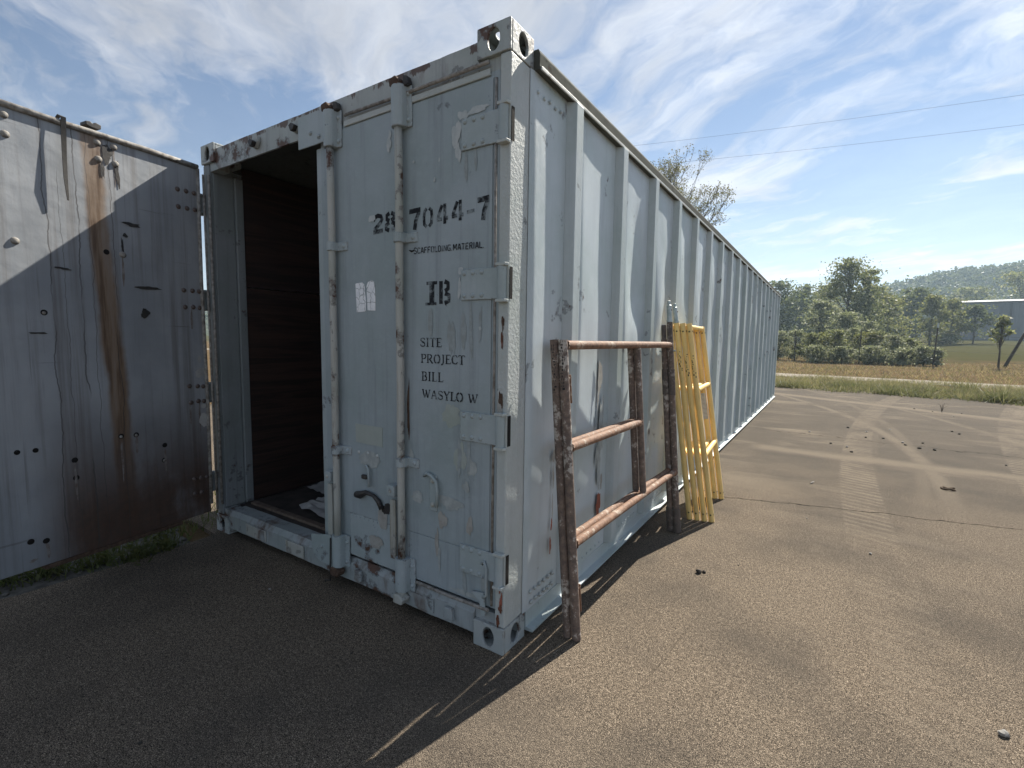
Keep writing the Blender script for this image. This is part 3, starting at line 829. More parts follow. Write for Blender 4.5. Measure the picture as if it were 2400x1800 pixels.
for x, tz in ((-1.075, 2.50), (-.588, 2.492)):
    lock_rod(x, 0, 0, 0)
    sleeve(x, tz - .19, tz - .012, .048, .062, M['paint_clamp'])
    sleeve(x, .118 if x < -1 else .128, .292, .040, .068, M['paint_clamp'])
    # cam heads over the header and below the sill
    mb = MB().prism([(-.03, 0), (.018, 0), (.022, .022), (.006, .04), (-.034, .034)], (x, -.045, tz - .018), (1, 0, 0), (0, 0, 1), (0, 1, 0), .05)
    mb.build('rod_cam', M['brown'], DOOR, bevel=.004)
    mb = MB().prism([(.024, -.004), (.062, .004), (.052, .038), (.03, .045)], (x, -.020, tz - .018), (1, 0, 0), (0, 0, 1), (0, 1, 0), .03)
    mb.build('rod_cam', M['dark_grease'], DOOR, bevel=.003)
    mb = MB().prism([(-.028, 0), (.03, 0), (.040, .026), (.01, .046), (-.024, .044)], (x, -.055, .073), (1, 0, 0), (0, 0, 1), (0, 1, 0), .052)
    mb.build('rod_cam', M['brown'] if x < -1 else M['paint_rod'], DOOR, bevel=.005)
    MB().tube([(x, FD - .034, .085), (x, FD - .034, .13)], .022, 12).build('rod_foot', M['paint_rod'], DOOR, True)
for x, z in ((-1.075, 1.822), (-1.072, .762), (-.588, 1.818), (-.585, .768)):
    clamp(x, z)
# anti-rack plates over the header and the sill beside the first rod
MB().box(-1.345, -1.125, -.016, -.008, 2.352, 2.515).build('bracket_plate', M['paint_clamp'], DOOR, bevel=.002)
MB().prism([(-1.300, .249), (-1.118, .285), (-1.118, .112), (-1.16, .105), (-1.225, .108), (-1.275, .135), (-1.292, .18)], (0, -.030, 0), (1, 0, 0), (0, 0, 1), (0, 1, 0), .008).build('bracket_plate', M['paint_clamp'], DOOR, bevel=.002)
for x, z in ((-1.235, 2.415), (-1.165, 2.385)):
    MB().dome((x, -.016, z), (0, -1, 0), .013, .012, 6).build('bolt', M['paint_clamp'], DOOR, True)
MB().dome((-1.20, -.030, .20), (0, -1, 0), .012, .010, 6).build('bolt', M['paint_clamp'], DOOR, True)
MB().tube([(-1.115, -.036, .27), (-1.116, -.040, .12), (-1.112, -.045, .035), (-1.15, -.05, .028), (-1.155, -.045, .015)], .0045, 6).build('hook_wire', M['dark_grease'], DOOR, 'all')
# knobs left on the header
for x in (-1.79, -1.385):
    MB().prism([(-.03, .03), (.03, .035), (.034, .005), (.012, -.028), (-.014, -.030), (-.034, 0)], (x, -.004, 2.485), (1, 0, 0), (0, 0, 1), (0, 1, 0), .021).build('cam_keeper', M['paint_head'], HEAD, bevel=.004)
    MB().prism([(-.026, .006), (-.004, .016), (.026, -.002), (.010, -.024), (-.012, -.026)], (x, -.030, 2.484), (1, 0, 0), (0, 0, 1), (0, 1, 0), .025).build('cam_stub', M['dark_grease'], HEAD, bevel=.003)

# lock handles hanging beside the rods, with their pivots
for x, z1, z0, mt_ in ((-1.132, .615, .28, 'paint_rod'), (-.645, .625, .285, 'paint_rod')):
    MB().box(x - .026, x + .026, FD - .052, FD - .006, z1 - .032, z1 + .022).build('handle_pivot', M['paint_clamp'], DOOR, bevel=.004)
    MB().dome((x, FD - .052, z1 - .004), (0, -1, 0), .010, .007, 8).build('bolt', M['paint_rod'], DOOR, True)
    mb = MB().prism([(-.019, 0), (.019, 0), (.021, .16), (.017, .30), (-.017, .30), (-.021, .15)], (x, FD - .040, z0 - .012), (1, 0, 0), (0, 0, 1), (0, 1, 0), .014)
    mb.build('lock_handle', M[mt_], DOOR, bevel=.005)
# catches
def catch(x, z, s=1):
    p = [(x - .055, FD - .012, z + .042), (x - .03, FD - .020, z + .060), (x, FD - .022, z + .055), (x + .03, FD - .022, z + .030), (x + .036, FD - .022, z - .02), (x + .030, FD - .022, z - .09)]
    MB().tube(p, .0075, 8).build('handle_catch', M['paint_clamp'], DOOR, 'all')
    MB().box(x - .022, x + .024, FD - .012, FD - .005, z - .115, z + .055).build('catch_plate', M['paint_clamp'], DOOR, bevel=.006)
    for zz in (z + .028, z - .085):
        MB().dome((x, FD - .012, zz), (0, -1, 0), .013, .009, 9).build('bolt', M['paint_rod'], DOOR, 'all')


catch(-.405, .675)
MB().tube([(-.868, FD - .012, .70), (-.852, FD - .02, .705), (-.835, FD - .022, .69), (-.832, FD - .022, .60)], .007, 8).build('handle_catch', M['paint_clamp'], DOOR, 'all')
MB().box(-.892, -.852, FD - .024, FD - .006, .632, .655).build('handle_catch', M['dark_grease'], DOOR, bevel=.006)
MB().tube([(-.935, FD - .018, .540), (-.90, FD - .022, .545), (-.86, FD - .022, .566), (-.80, FD - .022, .560), (-.762, FD - .02, .535), (-.748, FD - .016, .498)], [.017, .020, .011, .009, .013, .012], 10).build('catch_keeper', M['dark_grease'], DOOR, 'all')
# padlock hook by the bottom corner
MB().tube([(-.115, FD - .015, .385), (-.10, FD - .02, .40), (-.088, FD - .02, .37), (-.088, FD - .02, .25), (-.105, FD - .02, .235)], .007, 8).build('corner_hook', M['paint_clamp'], DOOR, 'all')
MB().prism([(0, 0), (.075, .012), (.085, -.09), (.062, -.10), (.05, -.03)], (-.175, FD - .022, .245), (1, 0, 0), (0, 0, 1), (0, 1, 0), .008).build('corner_hook', M['paint_clamp'], DOOR, bevel=.002)
# fastened gray plate and three pale rivets below it
MB().prism([(-.948, .914), (-.744, .913), (-.745, .815), (-.944, .817)], (0, FD - .0075, 0), (1, 0, 0), (0, 0, 1), (0, 1, 0), .002).build('data_plate', M['gray_patch'], DOOR)
for x, z in ((-.925, .765), (-.853, .768), (-.785, .764)):
    MB().dome((x, FD - .006, z), (0, -1, 0), .010, .005, 9).build('rivet', M['light_peel'], DOOR, 'all')

DU, DV, DN = (1, 0, 0), (0, 0, 1), (0, -1, 0)
FO = (0, FD - .005, 0)
flakes = [(-.50, .60, .045, .032, 'primer'), (-.30, .615, .055, .030, 'primer'), (-.345, .53, .022, .045, 'primer_warm'), (-.385, .42, .012, .075, 'primer_warm'), (-.368, .335, .010, .05, 'primer'),
          (-.190, .53, .020, .042, 'primer_warm'), (-.86, .735, .085, .032, 'primer'), (-.745, .44, .028, .055, 'primer_warm'), (-.72, .50, .03, .028, 'dark_grease'), (-.80, .305, .05, .035, 'primer_warm'),
          (-.545, .805, .016, .02, 'primer'), (-.21, .70, .02, .024, 'primer'), (-.562, 1.02, .008, .15, 'brown'), (-.236, 2.285, .030, .020, 'light_peel'), (-.272, 2.215, .022, .045, 'light_peel'),
          (-.155, 2.292, .05, .014, 'light_peel'), (-.262, 2.14, .016, .035, 'light_peel'), (-.252, 1.58, .008, .05, 'light_peel'), (-.245, 1.65, .012, .012, 'light_peel'), (-.68, 2.25, .014, .03, 'light_peel'), (-.67, 2.30, .010, .02, 'light_peel'), (-.80, 1.935, .018, .016, 'light_peel'),
          (-.395, 2.05, .006, .009, 'light_peel'), (-.52, 2.15, .006, .006, 'light_peel'), (-.14, 1.405, .006, .008, 'light_peel'), (-.37, 2.13, .005, .008, 'light_peel'), (-.20, .215, .11, .010, 'primer'), (-.115, .30, .012, .05, 'primer'), (-.30, 1.02, .05, .05, 'gray_patch'), (-.24, .85, .035, .06, 'gray_patch'),
          (-.18, .80, .02, .04, 'primer'), (-.23, 1.40, .012, .10, 'stain'), (-.19, 1.37, .010, .13, 'stain'), (-.30, 1.36, .020, .09, 'stain'), (-.14, 1.42, .008, .08, 'stain'), (-.25, .83, .012, .08, 'stain'), (-.20, .84, .008, .10, 'stain'), (-.222, 2.08, .008, .05, 'stain'), (-.17, 2.10, .006, .04, 'stain'), (-.22, .26, .010, .05, 'stain'), (-.42, 1.45, .012, .06, 'stain')]
for i, (x, z, rx, rz, mt_) in enumerate(flakes):
    blob(DOOR, 'paint_flake', M[mt_], FO, DU, DV, x, z, rx, rz, i * 3.1 + .4, DN, jag=.85)
# cracked white sticker, torn in two
blob_pts = [(-.931, 1.631), (-.880, 1.634), (-.862, 1.622), (-.860, 1.585), (-.852, 1.545), (-.856, 1.49), (-.923, 1.487)]
MB().prism(blob_pts, (0, FD - .0064, 0), DU, DV, DN, .0006).build('sticker', M['sticker'], DOOR)
MB().prism([(-.848, 1.612), (-.838, 1.632), (-.815, 1.642), (-.79, 1.633), (-.784, 1.56), (-.785, 1.492), (-.842, 1.495), (-.845, 1.56)], (0, FD - .0064, 0), DU, DV, DN, .0006).build('sticker', M['sticker'], DOOR)
# flaked spots on the post edge
for i, (x, z, rx, rz, mt_) in enumerate([(-.022, 1.42, .006, .030, 'brown'), (-.026, 1.35, .006, .035, 'rust'), (-.030, 1.10, .008, .045, 'brown'), (-.032, 1.06, .012, .03, 'primer_warm'), (-.018, .235, .008, .05, 'red_primer'), (-.016, .205, .012, .018, 'rust'), (-.025, .30, .006, .04, 'red_primer'), (-.030, .15, .010, .03, 'rust')]):
    blob(BOX, 'paint_flake', M[mt_], (0, .006 if abs(z - 1.2) > 9 else .006, 0), DU, DV, x, z, rx, rz, i * 2.7 + 60, DN, jag=1.0)

# ------------------------------------------------------------------ stencilled lettering
DIG = {
    '2': ([[(.02, .74), (.10, .92), (.30, .98), (.50, .90), (.55, .74), (.45, .55), (.06, .20)], [(0, .08), (.60, .08)]], .62),
    '8': ([[(.26, .98), (.10, .88), (.10, .66), (.26, .55)], [(.24, .47), (.05, .34), (.05, .14), (.24, .02)], [(.36, .98), (.52, .88), (.52, .66), (.36, .55)], [(.38, .47), (.57, .34), (.57, .14), (.38, .02)]], .62),
    '7': ([[(0, .92), (.62, .92)], [(.54, .82), (.36, .42), (.30, 0)]], .62),
    '0': ([[(.24, .97), (.10, .82), (.07, .5), (.10, .18), (.24, .03)], [(.38, .97), (.52, .82), (.55, .5), (.52, .18), (.38, .03)]], .62),
    '4': ([[(.30, .96), (.06, .36)], [(0, .27), (.30, .27)], [(.46, 1.0), (.46, 0)], [(.52, .27), (.64, .27)]], .64),
    '-': ([[(0, .5), (.40, .5)]], .40),
    ' ': ([], .35),
}
# skeleton capitals: (stroke, weight); weight 1 = thick stem, .45 = hairline
T, H = 1.0, .45
CAP = {
    'S': ([([(.52, .80), (.44, .95), (.27, 1.0), (.10, .92), (.06, .75), (.16, .60)], .7), ([(.20, .57), (.42, .45), (.52, .30)], T), ([(.53, .24), (.47, .08), (.28, 0), (.10, .06), (.03, .24)], .7)], .58),
    'I': ([([(.15, 0), (.15, 1)], T), ([(.02, 1), (.28, 1)], H), ([(.02, 0), (.28, 0)], H)], .30),
    'T': ([([(.32, 0), (.32, .94)], T), ([(.0, .82), (.02, 1), (.27, 1)], H), ([(.37, 1), (.62, 1), (.64, .82)], H), ([(.2, 0), (.44, 0)], H)], .64),
    'E': ([([(.12, 0), (.12, 1)], T), ([(.0, 1), (.52, 1), (.54, .84)], H), ([(.18, .52), (.42, .52)], H), ([(0, 0), (.54, 0), (.58, .18)], H)], .58),
    'P': ([([(.13, 0), (.13, 1)], T), ([(0, 1), (.34, 1)], H), ([(.38, .99), (.54, .90), (.56, .72), (.50, .55), (.36, .47)], .8), ([(.16, .46), (.32, .46)], H), ([(0, 0), (.28, 0)], H)], .58),
    'R': ([([(.13, 0), (.13, 1)], T), ([(0, 1), (.34, 1)], H), ([(.38, .99), (.52, .90), (.54, .75), (.48, .58), (.34, .52)], .8), ([(.30, .48), (.60, .0), (.70, 0)], T), ([(0, 0), (.28, 0)], H)], .70),
    'O': ([([(.30, .99), (.12, .86), (.05, .5), (.12, .14), (.30, .01)], T), ([(.42, .99), (.60, .86), (.67, .5), (.60, .14), (.42, .01)], T)], .72),
    'J': ([([(.25, 1), (.25, .1), (.18, -.10), (.02, -.14)], T), ([(.12, 1), (.38, 1)], H)], .40),
    'C': ([([(.58, .76), (.52, .92), (.38, 1.0)], .6), ([(.32, .99), (.12, .86), (.05, .5), (.12, .14), (.32, .01)], T), ([(.38, 0), (.52, .06), (.60, .24)], .6)], .64),
    'B': ([([(.13, 0), (.13, 1)], T), ([(0, 1), (.34, 1)], H), ([(.36, .99), (.50, .90), (.50, .66), (.36, .54)], .8), ([(.38, .50), (.55, .40), (.55, .12), (.38, .01)], .9), ([(0, 0), (.34, 0)], H), ([(.18, .53), (.32, .53)], H)], .62),
    'L': ([([(.13, 0), (.13, 1)], T), ([(0, 1), (.28, 1)], H), ([(0, 0), (.50, 0), (.55, .20)], H)], .56),
    'W': ([([(.10, 1), (.30, .02)], T), ([(.33, .02), (.48, .70)], H), ([(.46, 1), (.66, .02)], T), ([(.69, .02), (.88, .98)], H), ([(0, 1), (.22, 1)], H), ([(.78, 1), (.98, 1)], H)], .98),
    'A': ([([(.08, .02), (.32, .96)], H), ([(.36, 1.0), (.62, .02)], T), ([(.18, .36), (.46, .36)], H), ([(0, 0), (.2, 0)], H), ([(.48, 0), (.74, 0)], H)], .74),
    'Y': ([([(.08, 1), (.33, .48)], T), ([(.37, .50), (.60, .98)], H), ([(.34, 0), (.34, .44)], T), ([(0, 1), (.2, 1)], H), ([(.50, 1), (.70, 1)], H), ([(.2, 0), (.48, 0)], H)], .70),
}
SAN = {
    'S': ([[(.5, .82), (.38, 1), (.12, 1), (.04, .8), (.12, .58)], [(.2, .52), (.42, .44), (.5, .24), (.4, 0), (.12, 0), (.03, .18)]], .54),
    'C': ([[(.28, 1), (.10, .9), (.04, .5), (.10, .1), (.28, 0)], [(.36, 1), (.48, .8)], [(.36, 0), (.48, .2)]], .52),
    'A': ([[(.02, 0), (.2, 1)], [(.28, 1), (.48, 0)], [(.14, .32), (.36, .32)]], .5),
    'F': ([[(.06, 0), (.06, 1)], [(.14, .95), (.46, .95)], [(.14, .5), (.36, .5)]], .48),
    'O': ([[(.22, 1), (.06, .85), (.06, .15), (.22, 0)], [(.32, 1), (.46, .85), (.46, .15), (.32, 0)]], .54),
    'L': ([[(.06, 0), (.06, 1)], [(.14, .05), (.44, .05)]], .46),
    'D': ([[(.06, 0), (.06, 1)], [(.16, 1), (.40, .9), (.46, .5), (.40, .1), (.16, 0)]], .52),
    'I': ([[(.08, 0), (.08, 1)]], .2),
    'N': ([[(.06, 0), (.06, 1)], [(.12, .9), (.38, .1)], [(.46, 0), (.46, 1)]], .54),
    'G': ([[(.28, 1), (.10, .9), (.04, .5), (.10, .1), (.28, 0)], [(.36, 1), (.48, .82)], [(.34, 0), (.46, .1), (.46, .42), (.30, .42)]], .54),
    '.': ([[(.02, .0), (.02, .12)]], .18),
    'M': ([[(.05, 0), (.05, 1)], [(.12, .95), (.28, .3)], [(.34, .3), (.50, .95)], [(.58, 0), (.58, 1)]], .66),
    'T': ([[(.24, 0), (.24, .88)], [(0, .95), (.48, .95)]], .5),
    'E': ([[(.06, 0), (.06, 1)], [(.14, .95), (.46, .95)], [(.14, .5), (.36, .5)], [(.14, .05), (.46, .05)]], .5),
    'R': ([[(.06, 0), (.06, 1)], [(.14, .97), (.38, .95), (.44, .76), (.36, .56), (.16, .52)], [(.26, .46), (.48, 0)]], .52),
}


def ribbon(mb, pts, wd, o, u, v, nrm, lift):
    """flat stroke of constant width along a polyline, one closed outline"""
    L_, R_ = [], []
    for i, p in enumerate(pts):
        a = pts[max(0, i - 1)]; b = pts[min(len(pts) - 1, i + 1)]
        tx, ty = b[0] - a[0], b[1] - a[1]; l_ = math.hypot(tx, ty) or 1
        nx_, ny_ = -ty / l_ * wd / 2, tx / l_ * wd / 2
        L_.append((p[0] + nx_, p[1] + ny_)); R_.append((p[0] - nx_, p[1] - ny_))
    o, u, v, nrm = map(Vector, (o, u, v, nrm))
    vs_ = [o + u * q[0] + v * q[1] + nrm * lift for q in L_ + R_]; k = len(pts)
    mb.add(vs_, [(i, i + 1, k + i + 1, k + i) for i in range(k - 1)])


def word(txt, x0, z0, x1, z1, h, wd, font, mat, name='stencilled_word', gap=.16, seed=0, hs=None):
    """letters between the base points (x0,z0) and (x1,z1) on the door face"""
    tot = sum(font[ch][1] for ch in txt) + gap * (len(txt) - 1)
    L = math.hypot(x1 - x0, z1 - z0); sx = L / (tot); ux, uz = (x1 - x0) / L, (z1 - z0) / L
    mb = MB(); pen = 0; li = 0
    for ci, ch in enumerate(txt):
        for st in font[ch][0]:
            pts, wt = (st if isinstance(st, tuple) else (st, 1.0))
            P_ = [(x0 + ux * (pen + q[0]) * sx, z0 + uz * (pen + q[0]) * sx + q[1] * h + .0009 * noise.noise((q[0] * 9 + ci, q[1] * 9, seed))) for q in pts]
            li += 1
            ribbon(mb, P_, wd * wt, (0, FD - .0052, 0), DU, DV, DN, .0008 + .00004 * li)
        pen += font[ch][1] + gap
    return mb.build(name, mat, DOOR, fix=False)


word('28', -.795, 1.862, -.640, 1.866, .082, .021, DIG, M['ink'], gap=.12)
word('7', -.552, 1.850, -.482, 1.852, .092, .022, DIG, M['ink'])
word('044', -.468, 1.852, -.234, 1.862, .085, .0165, DIG, M['ink'], gap=.22)
word('-', -.216, 1.850, -.176, 1.852, .082, .0145, DIG, M['ink'])
word('7', -.160, 1.846, -.100, 1.850, .092, .022, DIG, M['ink'])
word('SCAFFOLDING.MATERIAL.', -.524, 1.744, -.122, 1.736, .026, .0044, SAN, M['ink2'], gap=.10)
# a brushed run at the start of the small line
MB().tube([(-.552, FD - .006, 1.763), (-.538, FD - .006, 1.757), (-.520, FD - .006, 1.759)], [.003, .005, .003], 6).build('ink_smear', M['black'], DOOR, 'all')
word('I', -.448, 1.511, -.380, 1.511, .100, .030, {'I': ([([(.15, 0), (.15, 1)], T), ([(.01, .96), (.29, .96)], .5), ([(-.02, .04), (.27, .04)], .4)], .30)}, M['ink2'])
word('B', -.372, 1.513, -.306, 1.513, .100, .021, {'B': ([[(.11, 0), (.11, 1)], [(.30, .97), (.48, .88), (.48, .66), (.32, .55)], [(.32, .46), (.53, .36), (.53, .12), (.30, .03)]], .60)}, M['ink2'])
word('SITE', -.486, 1.323, -.355, 1.323, .038, .0075, CAP, M['ink2'], gap=.10)
word('PROJECT', -.482, 1.249, -.223, 1.249, .038, .0075, CAP, M['ink2'], gap=.08)
word('BILL', -.478, 1.166, -.346, 1.166, .040, .0080, CAP, M['ink2'], gap=.12)
word('WASYLO', -.476, 1.086, -.232, 1.085, .038, .0076, CAP, M['ink2'], gap=.05)
word('W', -.206, 1.084, -.150, 1.084, .038, .0076, CAP, M['ink2'])

# ------------------------------------------------------------------ open door leaf
OA = R(81)
OPEN = empty('open_door', (-2.43, -.03, 0), (0, 0, -OA), BOX)
LO, LI = .118, 2.445
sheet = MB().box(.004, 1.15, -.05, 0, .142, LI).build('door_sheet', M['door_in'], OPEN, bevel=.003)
# a kink along the lower edge
MB().box(.20, .90, -.048, .003, .118, .141).build('bottom_flange', M['brown'], OPEN, bevel=.002)
MB().tube([(.0, .004, LI + .006), (.3, .005, LI + .009), (.7, .004, LI + .004), (1.15, .005, LI + .008)], .016, 10).build('top_seal', M['gasket'], OPEN, 'all')
MB().box(.0, 1.15, -.05, -.010, LI + .001, LI + .022).build('top_edge', M['gasket'], OPEN, bevel=.003)
MB().tube([(.004, .004, .2), (.0, .006, .9), (.006, .004, 1.7), (.0, .005, 2.44)], .011, 8).build('edge_seal', M['gasket'], OPEN, 'all')
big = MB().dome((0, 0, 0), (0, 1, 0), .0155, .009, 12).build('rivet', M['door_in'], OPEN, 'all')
g_spots = [(.130, 2.277), (.077, 2.279), (.026, 2.280), (.130, 2.170), (.076, 2.172), (.026, 2.175), (.120, 1.648), (.065, 1.649), (.022, 1.649), (.117, 1.540), (.065, 1.543), (.022, 1.541),
           (.113, 1.026), (.060, 1.021), (.022, 1.017), (.107, .916), (.060, .922), (.022, .917), (.110, .400), (.065, .396), (.024, .392), (.110, .30), (.065, .296)]
for i, s in enumerate(g_spots):
    o = big if i == 0 else dup(big, OPEN); o.location = (s[0], 0, s[1])
sp = MB().dome((0, 0, 0), (0, 1, 0), .0185, .013, 14).build('rivet', M['gasket'], OPEN, 'all')
for i, s in enumerate([(.927, 2.401), (.927, 2.311), (.550, 2.408), (.471, 2.411), (.548, 2.320), (.467, 2.320), (.921, 1.810), (.457, 1.818)]):
    o = sp if i == 0 else dup(sp, OPEN); o.location = (s[0], 0, s[1])
for i, s in enumerate([(.537, 1.820), (.976, .763), (.905, .759), (.746, .672), (.745, .573), (.520, .764), (.441, .759), (.284, .665), (.292, .570), (.890, .272), (.951, .290), (.830, 1.466)]):
    rr = .011 if i in (1, 2) else .013
    MB().tube([(s[0], -.002, s[1]), (s[0], .003, s[1])], [rr * 1.25, rr], 14).build('bolt_hole', M['hole'], OPEN)
    if i in (5, 6, 8, 11):
        MB().dome((s[0] + .002, .002, s[1] - .002), (0, 1, 0), .009, .008, 9).build('bolt', M['gasket'], OPEN, 'all')
for i, (x, z, rx, rz, mt_) in enumerate([(.503, 2.36, .022, .05, 'dark_grease'), (.46, 2.27, .010, .06, 'dark_grease'), (.53, 2.27, .008, .07, 'dark_grease'), (.458, 1.87, .006, .055, 'dark_grease'), (.44, 1.93, .01, .012, 'dark_grease'),
                                          (.885, .225, .010, .03, 'run'), (.945, .19, .02, .008, 'run'), (.40, 2.0, .05, .012, 'dark_grease'), (.33, 1.64, .07, .008, 'dark_grease'), (.74, 1.70, .035, .006, 'dark_grease'), (.86, 1.36, .04, .005, 'dark_grease'), (.36, 1.49, .02, .02, 'dark_grease')]):
    blob(OPEN, 'paint_flake', M[mt_], (0, 0, 0), (1, 0, 0), (0, 0, 1), x, z, rx, rz, i * 1.9 + 100, (0, 1, 0), jag=1.0)
for i, (x, z, L_) in enumerate([(.746, .672, .20), (.520, .764, .24), (.441, .759, .10), (.284, .665, .16), (.471, 2.411, .20), (.457, 1.818, .16), (.077, 1.543, .12), (.113, .916, .14), (.053, .922, .18)]):
    blob(OPEN, 'rust_run', M['run'], (0, 0, 0), (1, 0, 0), (0, 0, 1), x + .002, z - .012 - L_ / 2, .0065, L_ / 2, i * 2.3 + 300, (0, 1, 0), jag=.6)
for i, (x, z, rx, rz) in enumerate([(.022, .79, .028, .05), (.02, .885, .018, .016), (.03, 1.11, .035, .03), (.03, 1.20, .012, .02)]):
    blob(OPEN, 'torn_label', M['paper'], (0, 0, 0), (1, 0, 0), (0, 0, 1), x + .01, z, rx, rz, i * 4.4 + 200, (0, 1, 0), jag=.55)
# hinge lugs between leaf and post
for z in (2.225, 1.595, .97, .345):
    MB().box(-.06, .018, -.056, -.004, z - .062, z - .050).build('hinge_blade', M['paint_dim'], OPEN, bevel=.002)
    MB().box(-.06, .018, -.056, -.004, z + .050, z + .062).build('hinge_blade', M['paint_dim'], OPEN, bevel=.002)
    MB().tube([(-.035, -.03, z - .07), (-.035, -.03, z + .07)], .014, 10).build('hinge_pin', M['paint_dim'], OPEN, True)
# lock-rod cam that pokes over the top edge, and the rod on the leaf's far face
rod = MB().tube([(.536, -.085, .14), (.536, -.085, 2.50)], .018, 10).build('lock_rod', M['paint_rod'], OPEN, 'all')
MB().prism([(-.036, -.012), (-.02, -.02), (.012, -.018), (.036, -.012), (.036, .008), (.014, .014), (.004, .006), (-.012, .016), (-.038, .010)], (.536, -.11, 2.515), (1, 0, 0), (0, 0, 1), (0, 1, 0), .06).build('rod_cam', M['dark_grease'], OPEN, bevel=.004)
MB().tube([(.536, -.085, 2.47), (.536, -.085, 2.51)], .013, 8).build('rod_neck', M['dark_grease'], OPEN, True)

# black strap thrown over the open door's top edge
STRAP = empty('hanging_strap', (-2.43, -.03, 0), (0, 0, -OA))
tag(STRAP, 'thin black strap hanging over the top edge of the open door', 'strap')
path = [(.700, -.075, 2.30), (.700, -.062, 2.475), (.702, -.02, 2.492), (.704, .022, 2.474), (.708, .024, 2.40), (.712, .026, 2.28), (.714, .028, 2.17), (.709, .026, 2.055)]
mb = MB()
for i, p in enumerate(path):
    hw = .010 if i < len(path) - 1 else .004
    tw = .3 * math.sin(i * 1.3)
    mb.v += [(p[0] - hw, p[1] - hw * tw, p[2]), (p[0] + hw, p[1] + hw * tw, p[2]), (p[0] + hw, p[1] + hw * tw + .004, p[2] + .002), (p[0] - hw, p[1] - hw * tw + .004, p[2] + .002)]
for i in range(len(path) - 1):
    for k in range(4):
        a, b = i * 4 + k, i * 4 + (k + 1) % 4
        mb.f.append((a, b, b + 4, a + 4))
mb.f += [(3, 2, 1, 0), tuple(len(path) * 4 - 4 + k for k in range(4))]
mb.build('strap_band', M['black'], STRAP, True)

# ------------------------------------------------------------------ things inside the container
def sheet_of(name, pts, z, mat, label, cat, seed, amp=.02):
    """crumpled sheet: a warped grid inside a quad"""
    mb = MB(); n_ = 9
    a, b, c_, d_ = [Vector((*p, 0)) for p in pts]
    for j in range(n_ + 1):
        for i in range(n_ + 1):
            u_, v_ = i / n_, j / n_
            p = a * (1 - u_) * (1 - v_) + b * u_ * (1 - v_) + c_ * u_ * v_ + d_ * (1 - u_) * v_
            hh = amp * (noise.noise((u_ * 3 + seed, v_ * 3, seed)) + .6 * noise.noise((u_ * 7 + seed, v_ * 7, seed))) + amp
            mb.v.append((p.x, p.y, z + max(.001, hh)))
    for j in range(n_):
        for i in range(n_):
            q = j * (n_ + 1) + i
            mb.f.append((q, q + 1, q + n_ + 2, q + n_ + 1))
    o = mb.build(name, mat, None, True)
    tag(o, label, cat)
    return o


sheet_of('paper_sheet', [(-2.28, .60), (-1.98, .56), (-1.95, .84), (-2.27, .86)], .168, M['paper'], 'crumpled gray paper sheet lying deeper on the dark container floor', 'paper', 1)
sheet_of('paper_sheet', [(-1.92, .30), (-1.55, .24), (-1.50, .50), (-1.93, .50)], .168, M['paper'], 'crumpled gray sheet on the container floor just inside the door sill', 'paper', 5, .03)
o = MB().box(-2.28, -1.30, .16, .20, .168, .186).build('timber_batten', simple('raw_batten', (.14, .11, .085), .85, (.08, .06, .05), 20, bump=.3), None, bevel=.003)
tag(o, 'worn timber batten lying along the inside of the door sill', 'batten')

# ------------------------------------------------------------------ scaffold frames
def frame(kind, foot, lean, yawz, label, group, spec):
    root = empty('scaffold_frame', foot, (0, -lean, yawz))
    tag(root, label, 'scaffold frame', group)
    L, Hn, Hf, r = spec['len'], spec['hn'], spec['hf'], spec['r']
    lm, rm = M[spec['leg']], M[spec['rung']]
    hb = .0
    MB().tube([(0, 0, hb), (0, 0, Hn)], r, 14).build('leg', lm, root, True)
    MB().tube([(0, L, hb), (0, L, Hf)], r, 14).build('leg', lm, root, True)
    for (z, ya, yb, rr) in spec['rungs']:
        rg = MB().tube([(0, ya + r * .8, z), (0, yb - r * .8, z)], rr, 12)
        for y_, sg in ((ya, 1), (yb, -1)):               # weld beads where the rung meets its legs
            for q in range(9):
                an = 2 * math.pi * q / 9 + y_
                rg.dome((rr * 1.0 * math.cos(an), y_ + sg * (r * .93 + .001 * math.sin(q * 2.3)), z + rr * math.sin(an)), (math.cos(an), sg * .6, math.sin(an)), .0075, .0045, 6)
        rg.build('rung', rm, root, True)
    for (y, za, zb) in spec.get('mid', []):
        MB().tube([(0, y, za), (0, y, zb)], r * .95, 12).build('upright', lm, root, True)
    for (y, z) in spec.get('studs', []):
        s = MB().box(-.009, .009, y + .040, y + .048, z - .065, z + .065).build('locking_stud', M['rust_rung'], root, bevel=.003)
        MB().tube([(0, y + r * .7, z + .05), (0, y + .05, z + .05)], .008, 8).build('stud_pin', M['rust_rung'], s, True)
    return root


